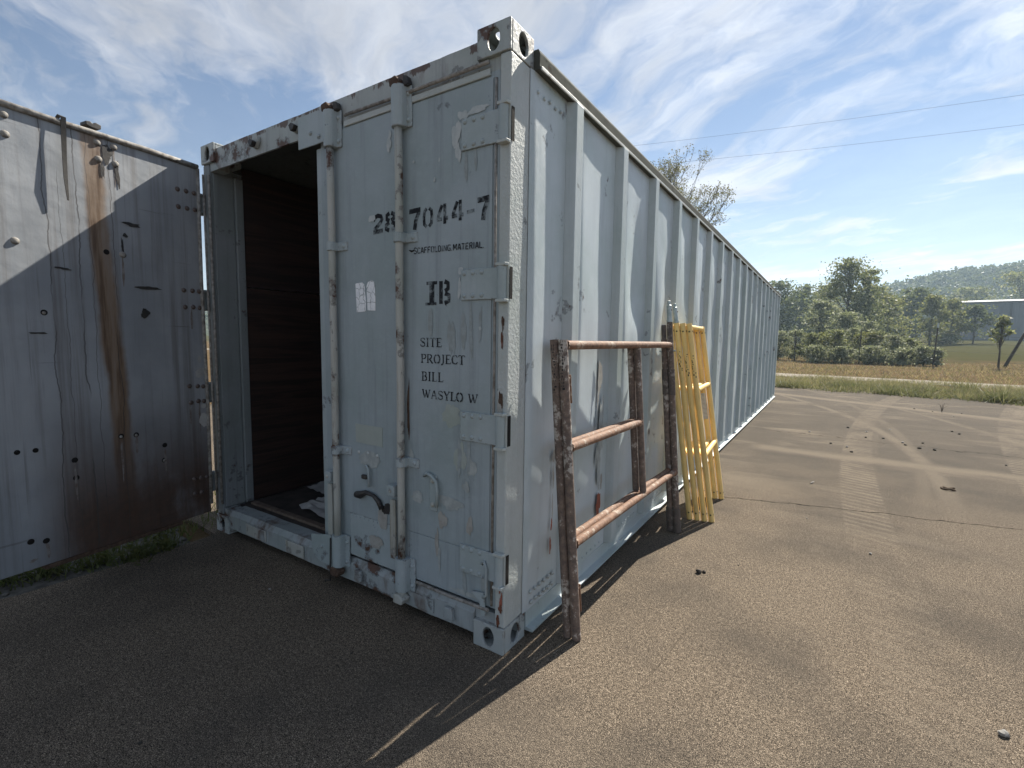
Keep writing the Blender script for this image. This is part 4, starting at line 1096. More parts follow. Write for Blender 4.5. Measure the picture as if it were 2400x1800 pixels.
RUST = dict(len=1.545, hn=1.362, hf=1.375, r=.0212, leg='rust_leg', rung='rust_rung',
            rungs=[(1.338, 0, 1.545, .0205), (.876, 0, .905, .0205), (.436, 0, 1.545, .0205)], mid=[(.905, .455, 1.32)],
            studs=[(0, 1.14), (0, .175)])
f1 = frame('rust', (.166, .289, .004), R(4.4), -R(1.9), 'rusty scaffold frame leaning directly against the gray container ribs', 'rusty scaffold frames', RUST)
f2 = frame('rust', (.211, .287, .004), R(4.5), -R(1.9), 'rusty scaffold frame in front, its foot farthest from the container', 'rusty scaffold frames', dict(RUST, rungs=RUST['rungs']))
for f_, hh in ((f1, .10), (f2, .12)):
    MB().tube([(0, 1.545, 1.376), (0, 1.545, 1.376 + hh)], .0165 if f_ is f1 else .0195, 12).build('coupling_pin', M['dark_leg'], f_, True)
    MB().tube([(0, 1.545, .002), (0, 1.545, .170)], .0275, 14).build('foot_sleeve', M['dark_leg'], f_, True)
    MB().tube([(-.035, 1.545, 1.295), (.035, 1.545, 1.295)], .006, 8).build('cross_pin', M['galv'], f_, True)
    MB().tube([(0, 1.545, .985), (0, 1.545, 1.165)], .0245, 12).build('leg_collar', M['dark_leg'], f_, True)

YEL = dict(len=.625, hn=1.512, hf=1.505, r=.0212, leg='yellow', rung='yellow', rungs=[(1.487, 0, .625, .0165), (1.005, 0, .625, .0195), (.505, 0, .625, .0195)])
ylab = ['yellow ladder frame resting against the container ribs, innermost of the yellow stack', 'yellow ladder frame second from the container in the yellow stack',
        'yellow ladder frame third from the container, dark stencil marks on its upper leg', 'outermost yellow ladder frame, white printed label on its far leg']
yfr = []
for i, (x, ln) in enumerate(((.276, 8.0), (.3265, 8.25), (.377, 8.55), (.4275, 8.8))):
    f_ = frame('yel', (x, 2.152 + .012 * i, .004), R(ln), R(3.6), ylab[i], 'narrow yellow scaffold frames', YEL)
    yfr.append(f_)
    h0 = None
    for y in (0, .625):
        for z in (.055, 1.45):
            for sx in ((0, -1), ):
                o = MB().tube([(0, y - .0212 - .0012, z), (0, y - .0195, z)], .0062, 8)
                o.build('pin_hole', M['hole'], f_)
            MB().tube([(.0195, y, z), (.0224, y, z)], .0062, 8).build('pin_hole', M['hole'], f_)
# printed label, dark stencil marks
MB().box(-.017, .019, .625 - .0245, .625 - .0195, .70, .925).build('printed_label', M['label'], yfr[2])
random.seed(5)
for f_, zc in ((yfr[2], 1.20), (yfr[3], 1.19), (yfr[1], 1.22)):
    mb = MB()
    for k in range(11):
        z = zc - .09 + k * .016
        for q in range(1):
            an = R(-90 + random.uniform(-30, 22)); an2 = an + R(random.uniform(10, 26))
            r_ = .0215
            p = [(r_ * math.cos(an), r_ * math.sin(an)), (r_ * math.cos(an2), r_ * math.sin(an2))]
            z2 = z + random.uniform(.004, .016)
            mb.add([(p[0][0], p[0][1], z), (p[1][0], p[1][1], z), (p[1][0], p[1][1], z2), (p[0][0], p[0][1], z2)], [(0, 1, 2, 3)])
    mb.build('stencil_mark', M['black'], f_, fix=False)
# smeared writing on the near rusty legs
for f_, zc in ((f1, 1.22), (f2, 1.24)):
    mb = MB()
    for k in range(16):
        z = zc - .10 + k * .014
        an = R(-90 + random.uniform(-30, 10)); an2 = an + R(random.uniform(16, 40)); r_ = .0216
        z2 = z + random.uniform(.004, .012)
        mb.add([(r_ * math.cos(an), r_ * math.sin(an), z), (r_ * math.cos(an2), r_ * math.sin(an2), z), (r_ * math.cos(an2), r_ * math.sin(an2), z2), (r_ * math.cos(an), r_ * math.sin(an), z2)], [(0, 1, 2, 3)])
    mb.build('stencil_mark', M['black'], f_, fix=False)
# galvanised coupling pins in two leg tops
for f_, y, z0 in ((f2, 1.545, 1.496), (yfr[1], 0, 1.512)):
    p_ = MB().tube([(0, y, z0 - .03), (0, y, z0 + .118), (0, y, z0 + .122), (0, y, z0 + .148), (0, y, z0 + .150)], [.0165, .0165, .011, .011, .008], 14).build('galvanised_pin', M['galv'], f_, True)
    MB().tube([(0, y, z0 + .002), (0, y, z0 + .016)], .0215, 14).build('pin_collar', M['galv'], f_, True)
    MB().dome((.0165, y, z0 + .085), (1, 0, 0), .006, .004, 8).build('pin_button', M['dark_leg'], f_, True)

# ------------------------------------------------------------------ small things on the yard
def stone_mesh(seed, flat=.6):
    mb = MB(); n1, n2 = 6, 9
    for j in range(n1 + 1):
        for i in range(n2):
            th, ph = math.pi * j / n1, 2 * math.pi * i / n2
            p = Vector((math.sin(th) * math.cos(ph), math.sin(th) * math.sin(ph), math.cos(th)))
            k = 1 + .42 * noise.noise(p * 1.3 + Vector((seed, 0, 0))) + .2 * noise.noise(p * 3 + Vector((0, seed, 0)))
            mb.v.append((p.x * k, p.y * k * .75, (p.z * k) * flat))
    for j in range(n1):
        for i in range(n2):
            a, b = j * n2 + i, j * n2 + (i + 1) % n2
            mb.f.append((a, b, b + n2, a + n2))
    return mb


pale = simple('pale_stone', (.34, .33, .31), .9, (.20, .19, .18), 40, bump=.4)
dkst = simple('dark_clod', (.035, .032, .028), .95, (.06, .05, .04), 40, bump=.5)


def put(name, mesh_mb, mat, x, y, s, rz, label, cat, group=None):
    o = mesh_mb.build(name, mat, None, True)
    zmin = min(v[2] for v in mesh_mb.v)
    o.scale = (s, s, s); o.rotation_euler = (0, 0, rz); o.location = (x, y, -zmin * s - .001)
    tag(o, label, cat, group)
    return o


put('stone', stone_mesh(3.3), pale, 1.69, .64, .017, .6, 'pale angular stone alone on the sunlit asphalt near the camera', 'stone')
put('stone', stone_mesh(9.1), dkst, .53, 1.28, .020, 1.2, 'dark crumbly clod on sunlit asphalt out from the rusty frames', 'clod')
put('stone', stone_mesh(9.9), dkst, .555, 1.305, .012, 2.2, 'smaller dark lump touching the crumbly clod on sunlit asphalt', 'clod')
put('stone', stone_mesh(4.2), pale, 1.40, 2.19, .010, 2.0, 'small brown stone between the crack and the sunlit foreground', 'stone')
o = MB().tube([(2.12 + .05 * math.cos(a), 4.38 + .035 * math.sin(a), .010 + .006 * math.sin(3 * a)) for a in np.linspace(.4, 5.9, 14)], .010, 7).build('dry_leaf', simple('dry_leaf', (.12, .085, .055), .9), None, 'all')
tag(o, 'curled brown dead leaf on the asphalt beyond the crack', 'leaf')
o = MB().tube([(1.02, 3.80, .006), (1.035, 3.84, .012), (1.05, 3.90, .008)], [.003, .005, .002], 6).build('twig', pale, None, 'all')
tag(o, 'short pale twig on the asphalt past the yellow frames', 'twig')
peb = [(.92, 7.05), (1.19, 6.21), (1.43, 7.88), (1.66, 7.61), (1.62, 7.04), (1.83, 7.12), (1.99, 8.1), (2.04, 6.72), (2.26, 7.03), (2.03, 6.9), (2.95, 11.34), (3.4, 11.37), (3.18, 10.76), (2.85, 8.28), (2.8, 8.52), (3.07, 12.78),
       (2.32, 6.55), (2.17, 6.56), (1.37, 6.08), (1.41, 5.75), (2.87, 6.01), (.18, 10.76), (2.69, 11.63), (.71, 1.52), (1.03, 2.7), (-.55, -.35), (-1.02, -.62), (-1.35, -.25), (-.75, -1.05)]
protos = [stone_mesh(k * 2.3 + 20, .5).build('pebble', dkst if k else pale, None, True) for k in range(3)]
random.seed(11)
pl = 'small dark pebble scattered on the open asphalt yard'
for i, (x, y) in enumerate(peb):
    o = protos[i % 3] if i < 3 else protos[i % 3].copy()
    if i >= 3: COL.objects.link(o)
    s = random.uniform(.012, .024) * (1 if y > 5 else .45)
    o.scale = (s, s, s); o.location = (x, y, s * .38); o.rotation_euler = (0, 0, i * 1.3)
    sh = y < 0
    tag(o, ('tiny pebble on the shaded asphalt below the open door' if sh else ('pale pebble' if i % 3 == 0 else 'small dark pebble') + ' scattered on the sunlit asphalt yard'), 'pebble', 'pebbles in the shade' if sh else ('pale pebbles on the yard' if i % 3 == 0 else 'dark pebbles on the yard'))

# ------------------------------------------------------------------ vegetation
def quads(centers, sizes, mat, name, parent=None, up=0.0, aspect=.6, r=None):
    """one small leaf quad per centre, randomly turned"""
    r = r or rng
    n_ = len(centers); C0 = np.asarray(centers, float)
    a = r.normal(size=(n_, 3)); a /= np.linalg.norm(a, axis=1)[:, None]
    b = r.normal(size=(n_, 3)); b -= (b * a).sum(1)[:, None] * a; b /= np.linalg.norm(b, axis=1)[:, None]
    s = np.asarray(sizes, float).reshape(-1, 1) * np.ones((n_, 1))
    a = a * s * .5; b = b * s * .5 * aspect
    V_ = np.stack([C0 - a, C0 + b, C0 + a, C0 - b], 1).reshape(-1, 3)
    return fast_mesh(name, V_, np.arange(n_ * 4).reshape(-1, 4), mat, parent)


def blades(P_, h_, wd, lean, mat, name, parent=None):
    """grass blades: one thin bent triangle pair each"""
    n_ = len(P_); an = rng.uniform(0, 2 * np.pi, n_); dr = rng.normal(size=(n_, 2)) * np.asarray(lean).reshape(-1, 1)
    hh = np.asarray(h_) * rng.uniform(.45, 1.15, n_); wdd = wd * rng.uniform(.6, 1.4, n_)
    sx, sy = np.cos(an) * wdd, np.sin(an) * wdd
    B0 = P_ + np.c_[sx, sy, np.zeros(n_)]; B1 = P_ - np.c_[sx, sy, np.zeros(n_)]
    T_ = P_ + np.c_[dr * hh[:, None], hh]
    V_ = np.stack([B0, B1, T_], 1).reshape(-1, 3)
    return fast_mesh(name, V_, np.arange(n_ * 3).reshape(-1, 3), mat, parent)


def at(az, dist):
    x, y = CAM_P.x + dist * math.sin(R(az)), CAM_P.y + dist * math.cos(R(az))
    return x, y, terrain_z(x, y)


def tree(az, dist, elev, wdeg, mat, label, group=None, name='tree', bark='bark', leaf=.26, nl=3600, low=.12, seed=1, shape=1.0, cat='tree', spiky=0.0, open_=0.0):
    """trunk with limbs that end in leaf clumps; height from the elevation its tip reaches"""
    x, y, z = at(az, dist)
    top = CAM_P.z + dist * math.tan(R(elev)) - z
    rad = dist * math.tan(R(wdeg / 2)) * (1.22 if name == 'tree' else 1.1)
    nl = int(nl * (1.15 if name == 'tree' else 1.0)); leaf *= 1.3
    r = np.random.default_rng(seed); rd = random.Random(seed)
    root = empty(name, (x, y, z)); tag(root, label, cat, group)
    mb = MB(); tr = max(.05, top * .016)
    mb.tube([(0, 0, -.1), (.02 * top * rd.uniform(-1, 1), .02 * top * rd.uniform(-1, 1), top * .35), (.03 * top * rd.uniform(-1, 1), 0, top * .85)], [tr * 1.25, tr * .8, tr * .2], 8)
    pts, sz = [], []
    nc = int(26 + 10 * shape)
    for k in range(nc):
        f_ = (k + .5) / nc
        hz = low + (1 - low) * f_ ** .9
        env = (math.sin(math.pi * min(1, (hz - low * .5) / (1.06 - low * .5)) ** .75) ** .75) * rad
        if spiky: env *= 1 - .55 * spiky * max(0, hz - .55) / .45
        an = rd.uniform(0, 2 * math.pi); q = env * rd.uniform(.2, 1.08)
        c0 = np.array([q * math.cos(an), q * math.sin(an), top * min(.97, hz + rd.uniform(-.05, .05))])
        mb.tube([(0, 0, max(top * .12, c0[2] * .62 - .1)), tuple(c0 * np.array([.6, .6, .9])), tuple(c0)], [tr * .32, tr * .2, tr * .06], 5, False)
        cs = rad * rd.uniform(.14, .40) * (1 - .45 * max(0, hz - .6))
        n_ = int(nl / nc)
        gpt = r.normal(size=(n_, 3)) * np.array([cs * .55, cs * .55, cs * .42])
        gpt[: int(n_ * .38)] *= np.array([2.0, 2.0, 1.5])
        pts.append(c0 + gpt); sz.append(leaf * r.uniform(.5, 1.35, n_))
    Pn = np.concatenate(pts); Sn = np.concatenate(sz)
    k_ = (Pn[:, 2] > .12) & (Pn[:, 2] < top * 1.02)
    mb.build('trunk', M[bark], root, True)
    quads(Pn[k_], Sn[k_], M[mat], 'crown', root, r=r)
    return root


TREES = [
    # az, dist, elev, width deg, material, label, kwargs
    (1.3, 72, 8.1, 4.6, 'leaf_a', 'tallest broadleaf tree beyond the fence with thin upright top twigs', dict(nl=7000, leaf=.24, low=.06, spiky=.6, seed=3, shape=2)),
    (2.7, 76, 7.0, 2.4, 'leaf_a', 'slim upright tree pressed against the side of the tallest tree', dict(nl=3200, leaf=.24, low=.1, spiky=.5, seed=5)),
    (-4.6, 98, 6.2, 4.2, 'leaf_b', 'dark green tree showing just past the end of the container', dict(nl=4200, leaf=.33, low=.05, seed=6)),
    (-2.6, 102, 5.8, 3.6, 'leaf_b', 'dark green tree between the container end and the tallest tree', dict(nl=4200, leaf=.33, low=.05, seed=7)),
    (-.9, 62, 4.3, 2.6, 'leaf_s', 'silvery green small tree standing ahead of the tall tree', dict(nl=3600, leaf=.2, low=.05, seed=8)),
    (1.4, 58, 3.0, 3.0, 'leaf_s', 'low silvery tree right below the tallest tree crown', dict(nl=3600, leaf=.19, low=.03, seed=9)),
    (3.0, 55, 2.2, 1.5, 'leaf_s', 'little pale sapling tree beside the dark shaded gap', dict(nl=1200, leaf=.17, low=.1, seed=10)),
    (4.4, 82, 4.6, 2.6, 'leaf_y', 'olive tree with pinkish top left of the dark tree gap', dict(nl=3200, leaf=.25, low=.06, seed=11)),
    (6.0, 112, 5.0, 3.4, 'leaf_b', 'dark bushy tree at the foot of the wooded hill', dict(nl=4200, leaf=.34, low=.03, seed=12)),
    (7.5, 90, 4.4, 2.1, 'leaf_y', 'yellowish green tree near the corner of the gray warehouse', dict(nl=3000, leaf=.25, low=.12, seed=13)),
    (8.9, 96, 4.0, 2.0, 'leaf_y', 'yellow green tree overlapping the gray warehouse end wall', dict(nl=2600, leaf=.26, low=.1, seed=14)),
    (10.3, 99, 3.4, 2.0, 'leaf_b', 'round small tree on a clear trunk in front of the warehouse', dict(nl=2200, leaf=.28, low=.32, seed=15)),
    (13.0, 185, 5.9, 4.0, 'leaf_y', 'large light green tree rising behind the warehouse roof', dict(nl=4200, leaf=.5, low=.1, seed=16)),
    (16.6, 190, 5.2, 4.2, 'leaf_a', 'broad tree behind the far end of the warehouse', dict(nl=3600, leaf=.5, low=.1, seed=17)),
    (9.9, 180, 4.9, 3.2, 'leaf_a', 'green tree behind the near corner of the warehouse', dict(nl=3600, leaf=.5, low=.1, seed=18)),
    (3.3, 120, 5.2, 3.6, 'leaf_b', 'dark tree filling the gap behind the slim upright tree', dict(nl=4200, leaf=.36, low=.03, seed=19)),
    (-.6, 112, 5.6, 3.4, 'leaf_b', 'dark tree behind the silvery small tree', dict(nl=4200, leaf=.36, low=.03, seed=20)),
    (4.9, 122, 4.2, 2.6, 'leaf_b', 'dark low tree in the shaded gap beside the olive tree', dict(nl=3000, leaf=.36, low=.03, seed=21)),
    (-7.5, 100, 6.0, 4.6, 'leaf_b', 'tree hidden mostly behind the far end of the container', dict(nl=2600, leaf=.4, low=.05, seed=22)),
]
for a in TREES:
    tree(*a[:5], a[5], 'trees beyond the fence', **a[6])


# thin tree behind the container roof: built branch by branch
def thin_tree(x, y, h, seed):
    rd = random.Random(seed); root = empty('tree', (x, y, -.03))
    tag(root, 'thin leafed open branched tree rising above the container roof', 'tree', 'trees beyond the fence')
    mb = MB(); leaves = []
    def grow(p, dr, L, r_, lev):
        q = p + dr * L
        mid = p + dr * L * .5 + Vector((rd.uniform(-1, 1), rd.uniform(-1, 1), rd.uniform(-.5, .5))) * L * .05
        mb.tube([p, mid, q], [r_, r_ * .85, r_ * .65], 5 if lev > 1 else 8, False)
        if lev >= 3:
            for _ in range(6):
                leaves.append(p.lerp(q, rd.uniform(.2, 1.1)) + Vector((rd.gauss(0, .12), rd.gauss(0, .12), rd.gauss(0, .12))))
        if lev >= 7 or r_ < .003: return
        k = 3 if lev < 2 else (3 if rd.random() < .42 else 2)
        for i in range(k):
            ax = dr.orthogonal(); ax.rotate(Matrix.Rotation(rd.uniform(0, 6.28), 3, dr))
            nd = dr.copy(); nd.rotate(Matrix.Rotation(R(rd.uniform(10, 27)), 3, ax)); nd.z += .07; nd.normalize()
            grow(q, nd, L * rd.uniform(.70, .86), r_ * .62, lev + 1)
    grow(Vector((0, 0, 0)), Vector((.02, 0, 1)), h * .27, h * .016, 0)
    zm = max(v[2] for v in mb.v); s = h / zm
    mb.v = [(v[0] * s, v[1] * s, v[2] * s) for v in mb.v]
    mb.build('trunk', M['bark_grey'], root, 'all', fix=False)
    Lp = np.array([(v.x * s, v.y * s, v.z * s) for v in leaves])
    quads(Lp, rng.uniform(.07, .15, len(Lp)), M['leaf_p'], 'crown', root)
    return root


bx_, by_, _ = at(-15.6, 38)
thin_tree(bx_, by_, 14.4, 4)

# bushes along the fence line
random.seed(21)
BUSH = [
    (-4.4, 44, .9, 1.9, 'leaf_s', 'silvery bush at the far end of the fence, nearest the container'), (-2.9, 43, 1.0, 2.0, 'leaf_s', 'silvery bush by the first visible fence post'),
    (-1.5, 42, .7, 1.8, 'leaf_a', 'green bush just past the first visible fence post'), (-.5, 43, .75, 1.7, 'leaf_y', 'yellowish bush left of the second fence post'),
    (.5, 42, 1.0, 1.9, 'leaf_a', 'tall green bush beside the second fence post'), (1.7, 44, 1.15, 1.9, 'leaf_s', 'pale tall bush just past the second fence post'),
    (2.9, 42.5, .8, 1.9, 'leaf_y', 'light green bush midway between the second and third posts'), (4.0, 43, .85, 1.7, 'leaf_a', 'green rounded bush right of the light green bush'),
    (5.0, 42, .5, 1.7, 'leaf_s', 'gray green bush before the third fence post'), (6.1, 43, .2, 1.6, 'leaf_a', 'low green bush at the third fence post'),
    (7.2, 41, -.45, 1.5, 'leaf_s', 'low silvery bush just past the third fence post'), (8.1, 41, -.7, 1.0, 'leaf_s', 'smallest silvery bush toward the leaning post'),
    (-.9, 39.5, -.5, 1.8, 'leaf_s', 'low ragged bush in front of the yellowish bush'), (1.1, 40, -.6, 1.7, 'leaf_s', 'low ragged bush in front of the tall green bush'),
    (3.4, 40, -.5, 1.7, 'leaf_s', 'low ragged bush in front of the light green bush'), (5.8, 40, -.7, 1.4, 'leaf_s', 'low ragged bush in front of the third fence post'),
    (5.6, 88, 1.0, 1.0, 'leaf_s', 'pale bush alone at the back of the field'), (8.4, 92, 1.0, 1.6, 'leaf_a', 'wide low bush under the trees by the warehouse'),
]
for i, a in enumerate(BUSH):
    az, dist, el, wd_, mt_, lb = a
    if dist < 60: el += .35; wd_ *= 1.25
    tree(az, dist, el, wd_, mt_, lb, 'bushes along the fence', name='bush', leaf=(.095 if dist < 60 else .2), nl=3400, low=.05, seed=60 + i, shape=-1.0 + .4 * (i % 3), cat='bush')

# sapling by the leaning post
tree(12.0, 41.5, 2.5, 1.3, 'leaf_a', 'thin sapling with a leafy tuft behind the leaning post', None, name='sapling', leaf=.16, nl=420, low=.55, seed=99, shape=.2, cat='sapling')
# weed standing up through the asphalt
root = empty('weed', (3.11, 11.46, 0)); tag(root, 'spindly dry weed growing alone through the far asphalt', 'weed')
mb = MB()
for k in range(6):
    a = k * 1.05 + .4
    mb.tube([(0, 0, 0), (.03 * math.cos(a), .03 * math.sin(a), .08 + .02 * k), (.10 * math.cos(a), .06 * math.sin(a), .13 + .02 * (k % 3))], [.004, .0035, .0015], 5)
mb.build('stem', M['bark'], root, 'all')

# weeds along the foot of the open door
WEED = [((-2.55, -.86), 'broad weed clump at the outer end below the open door'), ((-2.47, -.66), 'weed clump under the middle of the open door'), ((-2.38, -.50), 'thin tall weed in front of the rubble below the door'),
        ((-2.40, -.34), 'small weed near the hinge side below the open door'), ((-2.62, -1.05), 'dark weed at the photo edge below the open door')]
for i, ((x, y), lb) in enumerate(WEED):
    root = empty('weed', (x, y, -.012)); tag(root, lb, 'weed', 'weeds below the open door')
    n_ = 90
    P_ = np.c_[rng.normal(0, .05, n_), rng.normal(0, .05, n_), np.zeros(n_)]
    blades(P_, .13, .004, .5, M['weed'], 'leaf_blades', root)
    Lf = np.c_[rng.normal(0, .06, 80), rng.normal(0, .06, 80), rng.uniform(.01, .13, 80)]
    quads(Lf, rng.uniform(.02, .045, 80), M['weed'], 'leaves', root)

# grasses
def zt(x, y): return np.array([terrain_z(a, b) for a, b in zip(x, y)])


n_ = 42000
x = rng.uniform(-6, 12, n_); y = 15.45 + rng.uniform(0, 1, n_) ** 1.2 * 6.2 - np.clip(x - 3, 0, 30) * .32
cl_ = np.array([noise.noise((a * .55, b * .9, 3)) for a, b in zip(x, y)])
k_ = (cl_ + rng.uniform(-.4, .4, n_) > -.12)
P_ = np.c_[x, y, np.full(n_, -.03)][k_]
c2_ = np.array([noise.noise((a * 1.6, b * 2.2, 7)) for a, b in zip(x[k_], y[k_])])
hh = (.06 + .24 * np.clip(cl_[k_] + .35, 0, 1) + .30 * np.clip(c2_ - .12, 0, 1))
gs = blades(P_, hh, .009, .55, M['grass_mix'], 'grass_strip'); tag(gs, 'ragged mixed grass along the far edge of the asphalt', 'grass', kind='stuff')
P_, hh = [], []
for k in range(75):                                    # taller clumps that spill over the asphalt's edge
    x = rng.uniform(-.6, 9.5); y = 15.62 - max(0, x - 2.6) * .34 + rng.normal(0, .35) + (rng.uniform(0, 3) if k % 3 == 0 else 0)
    q = rng.uniform(.12, .34); m_ = int(150 * q / .2)
    P_.append(np.c_[rng.normal(x, q, m_), rng.normal(y, q * .6, m_), np.full(m_, -.02)]); hh.append(np.full(m_, rng.uniform(.09, .30) * (1.25 if x > 3.5 else 1)))
gs = blades(np.concatenate(P_), np.concatenate(hh), .011, .75, M['verge'], 'verge_weeds'); tag(gs, 'taller darker weed clumps spilling over the asphalt edge', 'weeds', kind='stuff')
n_ = 26000
x = rng.uniform(-16, 26, n_); y = rng.uniform(23, 43, n_)
cl_ = np.array([noise.noise((a * .3, b * .5, 9)) for a, b in zip(x, y)])
P_ = np.c_[x, y, zt(x, y)]
gs = blades(P_, .10 + .16 * np.clip(cl_ + .3, 0, 1), .018, .5, M['grass_dry'], 'dry_grass'); tag(gs, 'dry tan grass between gravel track and fence', 'grass', kind='stuff')
n_ = 5000
x = rng.uniform(-3.6, -2.45, n_); y = rng.uniform(-6, .4, n_)
gs = blades(np.c_[x, y, np.full(n_, -.02)], .10, .005, .5, M['weed'], 'ground_weeds'); tag(gs, 'low weeds on the rubble beyond the open door', 'weeds', kind='stuff')

# loose rubble lumps along the asphalt edge under the open door
random.seed(4)
mb = MB()
for k in range(60):
    s_ = stone_mesh(k * 1.7, .5); q = random.uniform(.008, .028); x, y = random.uniform(-2.75, -2.42), random.uniform(-1.3, -.15)
    mb.add([(v[0] * q + x, v[1] * q + y, v[2] * q * .8 - .008) for v in s_.v], s_.f)
o = mb.build('rubble', M['rubble'], None, True, fix=False); tag(o, 'broken concrete crumbs along the asphalt edge below the open door', 'rubble', kind='stuff')

# ------------------------------------------------------------------ fence
FENCE = empty('wire_fence', (0, 42, 0)); tag(FENCE, 'wire fence on tall thin dark posts before the brush', 'fence')
fp = [(-12.0, 41.5), (-6.0, 40.5), (-.98, 39.6), (2.83, 38.6), (6.55, 37.9), (14.5, 36.6), (18.5, 35.8), (22.5, 35)]
tops = []
for i, (x, y) in enumerate(fp):
    z = terrain_z(x, y); h_ = 2.25 if i < 4 else 2.75 if i == 4 else 2.0
    lx = .10 * math.sin(i * 2.1)
    MB().tube([(x, y - 42, z - .2), (x + lx, y - 42, z + h_)], .035, 8).build('fence_post', M['post_steel'], FENCE, True)
    if i == 4: MB().tube([(x + lx, y - 42, z + h_ - .28), (x + lx * 1.05, y - 42, z + h_ + .02)], .05, 8).build('post_cap', M['galv'], FENCE, True)
    tops.append((x, y, z, h_, lx))
for f_ in (.2, .45, .7, .92):
    MB().tube([(x + lx * f_, y - 42 - .03, z + h_ * f_ * .85) for x, y, z, h_, lx in tops], .006, 5).build('fence_wire', M['wire'], FENCE, 'all')
x, y, z = 10.1, 39.7, terrain_z(10.1, 39.7)
o = MB().tube([(x, y, z - .1), (x + .55, y + .1, z + 1.4), (x + 1.02, y + .15, z + 2.75)], [.085, .08, .07], 10).build('leaning_post', M['wood_post'], None, 'all')
tag(o, 'dark old wooden post leaning over beside the fence', 'post')

# ------------------------------------------------------------------ warehouse
WH = empty('warehouse', (0, 0, 0)); tag(WH, 'long gray metal warehouse with pale roof edge behind the field', 'building')
x0, y0, z0 = at(9.15, 132); x1, y1 = x0 + 62, y0 - 9
mt, t, out = new_mat('warehouse_cladding'); c = coords(t)
finish(t, out, t.mix(t.ramp(t.noise(c, .3, 4, .6), .4, .65), (.15, .165, .185), (.13, .145, .165)), .6)
M['clad'] = mt
M['clad_roof'] = simple('warehouse_roof', (.24, .25, .26), .7, (.2, .21, .22), 1)
ux, uy = (x1 - x0), (y1 - y0); LL = math.hypot(ux, uy); ux /= LL; uy /= LL
px, py = -uy, ux                         # away from the camera
HT = CAM_P.z + 132 * math.tan(R(3.72)) - z0
WH.location = (x0, y0, z0); WH.rotation_euler = (0, 0, math.atan2(uy, ux))
mb = MB(); nk = 140; vs_ = []
for i in range(nk + 1):
    xx = LL * i / nk; dd_ = .05 if (i % 2) else 0
    vs_ += [(xx, dd_, -.4), (xx, dd_, HT - .25)]
mb.add(vs_, [(2 * i, 2 * i + 2, 2 * i + 3, 2 * i + 1) for i in range(nk)])
mb.build('front_wall', M['clad'], WH, fix=False)
MB().box(0.02, LL - .02, .06, 40, -.4, HT - .27).build('wall_core', M['clad'], WH)
MB().prism([(-.3, HT - .12), (-.3, HT - .02), (20, HT + 1.6), (40.3, HT - .02), (40.3, HT - .12)], (-.3, 0, 0), (0, 1, 0), (0, 0, 1), (1, 0, 0), LL + .6).build('roof', M['clad_roof'], WH)
for xx in (7.4, 22, 37, 52):
    MB().box(xx, xx + .22, -.16, -.01, -.3, HT - .3).build('downpipe', simple('downpipe', (.055, .06, .07), .6), WH)
MB().box(-.02, .30, -.10, -.01, -.3, HT - .3).build('corner_trim', M['clad'], WH)
MB().box(28, 32, -.04, -.004, -.3, 4.2).build('loading_door', simple('loading_door', (.16, .17, .185), .6), WH)

# ------------------------------------------------------------------ wooded hill
def hill_h(az, dist):
    prof = np.interp(az, [-70, -30, -8, 0, 4.8, 8, 11.3, 15, 22, 40, 70], [12, 14, 16, 19, 24, 28.5, 29.5, 31, 33, 24, 15])
    f_ = np.clip((dist - 215) / 120, 0, 1); f_ = f_ * f_ * (3 - 2 * f_)
    b_ = np.clip((620 - dist) / 220, 0, 1)
    return (prof * f_ * b_ ** .7) + 3.0


azs = np.linspace(-70, 70, 90); ds = np.concatenate([np.linspace(205, 360, 22), np.linspace(380, 640, 10)])
V = []
for dd_ in ds:
    for a in azs:
        V.append((CAM_P.x + dd_ * math.sin(R(a)), CAM_P.y + dd_ * math.cos(R(a)), float(hill_h(a, dd_)) + 1.5 * noise.noise((a * .3, dd_ * .02, 0)) - (4 if dd_ < 208 or dd_ > 630 else 0)))
na = len(azs)
Fq = np.array([(j * na + i, j * na + i + 1, (j + 1) * na + i + 1, (j + 1) * na + i) for j in range(len(ds) - 1) for i in range(na - 1)])
hill = fast_mesh('hill', np.array(V), Fq, simple('hill_ground', (.05, .06, .03), .95, (.035, .045, .025), .2)); hill['kind'] = 'structure'; hill.data.shade_smooth()
cent, size = [], []
hr_ = np.random.default_rng(12)
for k in range(2300):
    a = hr_.uniform(-16, 26) if k < 1700 else hr_.uniform(-65, 65); dd_ = 218 + 170 * hr_.uniform(0, 1) ** .8
    zb = float(hill_h(a, dd_)); rr = hr_.uniform(2.6, 4.6); th_ = hr_.uniform(5.5, 9.5)
    m_ = 85
    p = hr_.normal(size=(m_, 3)); p /= np.linalg.norm(p, axis=1)[:, None]; p[:, 2] = np.abs(p[:, 2]) * 1.0 - .25
    p *= hr_.uniform(.75, 1.05, (m_, 1)) * np.array([rr, rr, th_ * .55])
    cent.append(p + np.array([CAM_P.x + dd_ * math.sin(R(a)), CAM_P.y + dd_ * math.cos(R(a)), zb + th_ * .5])); size.append(hr_.uniform(.7, 1.6, m_))
fo = quads(np.concatenate(cent), np.concatenate(size), M['forest'], 'forest', None, r=hr_, aspect=.8)
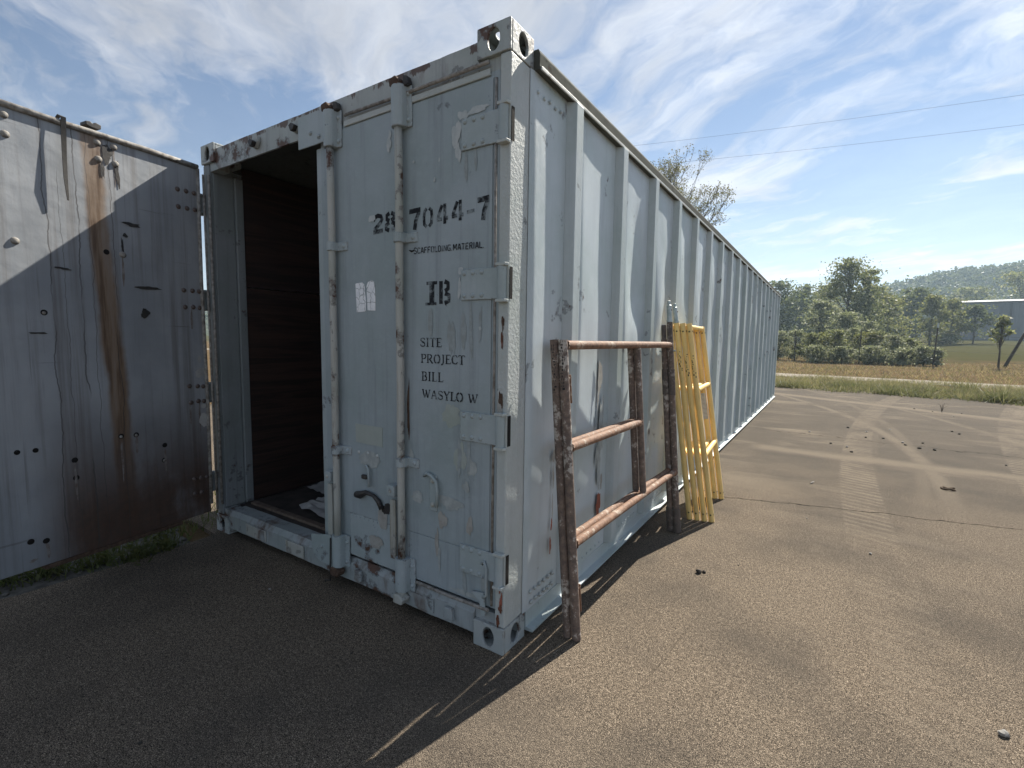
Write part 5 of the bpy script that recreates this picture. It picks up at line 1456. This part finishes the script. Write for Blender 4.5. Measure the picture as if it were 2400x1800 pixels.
tag(fo, 'dense green woods covering the far hill', 'forest', kind='stuff')

# ------------------------------------------------------------------ overhead wires
def pole(x, y, h, lb):
    root = empty('utility_pole', (x, y, -.03)); tag(root, lb, 'pole', 'poles of the overhead line')
    MB().tube([(0, 0, -.2), (0, 0, h)], [.16, .11], 10).build('pole_shaft', M['wood_post'], root, True)
    MB().box(-1.1, 1.1, -.06, .06, h - .5, h - .36).build('crossarm', M['wood_post'], root, bevel=.01)
    return root


def dirp(az, el, dist):
    return CAM_P + Vector((math.sin(R(az)) * math.cos(R(el)), math.cos(R(az)) * math.cos(R(el)), math.sin(R(el)))) * dist


lines = [((11.83, 19.222), (-19.22, 20.63), 'upper thin black power line crossing the sky above the yard'), ((12.007, 17.12), (-17.32, 18.69), 'lower thin black power line crossing the sky above the yard')]
ends_ = []
for (a, b, lb) in lines:
    A = dirp(*a, 34.0); B = dirp(*b, 34.0)
    dv = (B - A)
    pts = []
    for i in range(41):
        f_ = -1.2 + 4.0 * i / 40                       # 0 and 1 are the two points read off the photograph's span
        q = A + dv * f_; q.z += .28 * f_ * (f_ - 1)
        pts.append(q)
    ends_.append((pts[0], pts[-1]))
    o = MB().tube(pts, .0055, 5).build('power_line', M['wire'], None, 'all'); tag(o, lb, 'power line', 'overhead power lines')

for e_, lb in ((0, 'wooden pole that carries the power lines on the road side'), (1, 'wooden pole that carries the power lines far beyond the open door')):
    pm = (ends_[0][e_] + ends_[1][e_]) / 2
    pole(pm.x, pm.y, max(ends_[0][e_].z, ends_[1][e_].z) + .25, lb)

# ------------------------------------------------------------------ haze
hz = MB().box(-880, 880, -290, 690, -1.1, 52).build('haze', None); hz['kind'] = 'stuff'
mt = bpy.data.materials.new('haze_air'); mt.use_nodes = True; t = NT(mt.node_tree); out = t.n('ShaderNodeOutputMaterial')
pv = t.n('ShaderNodeVolumePrincipled', None, Color=(.62, .82, 1.0), Density=HAZE, Anisotropy=.35)
t.t.links.new(pv.outputs[0], out.inputs['Volume']); hz.data.materials.append(mt)
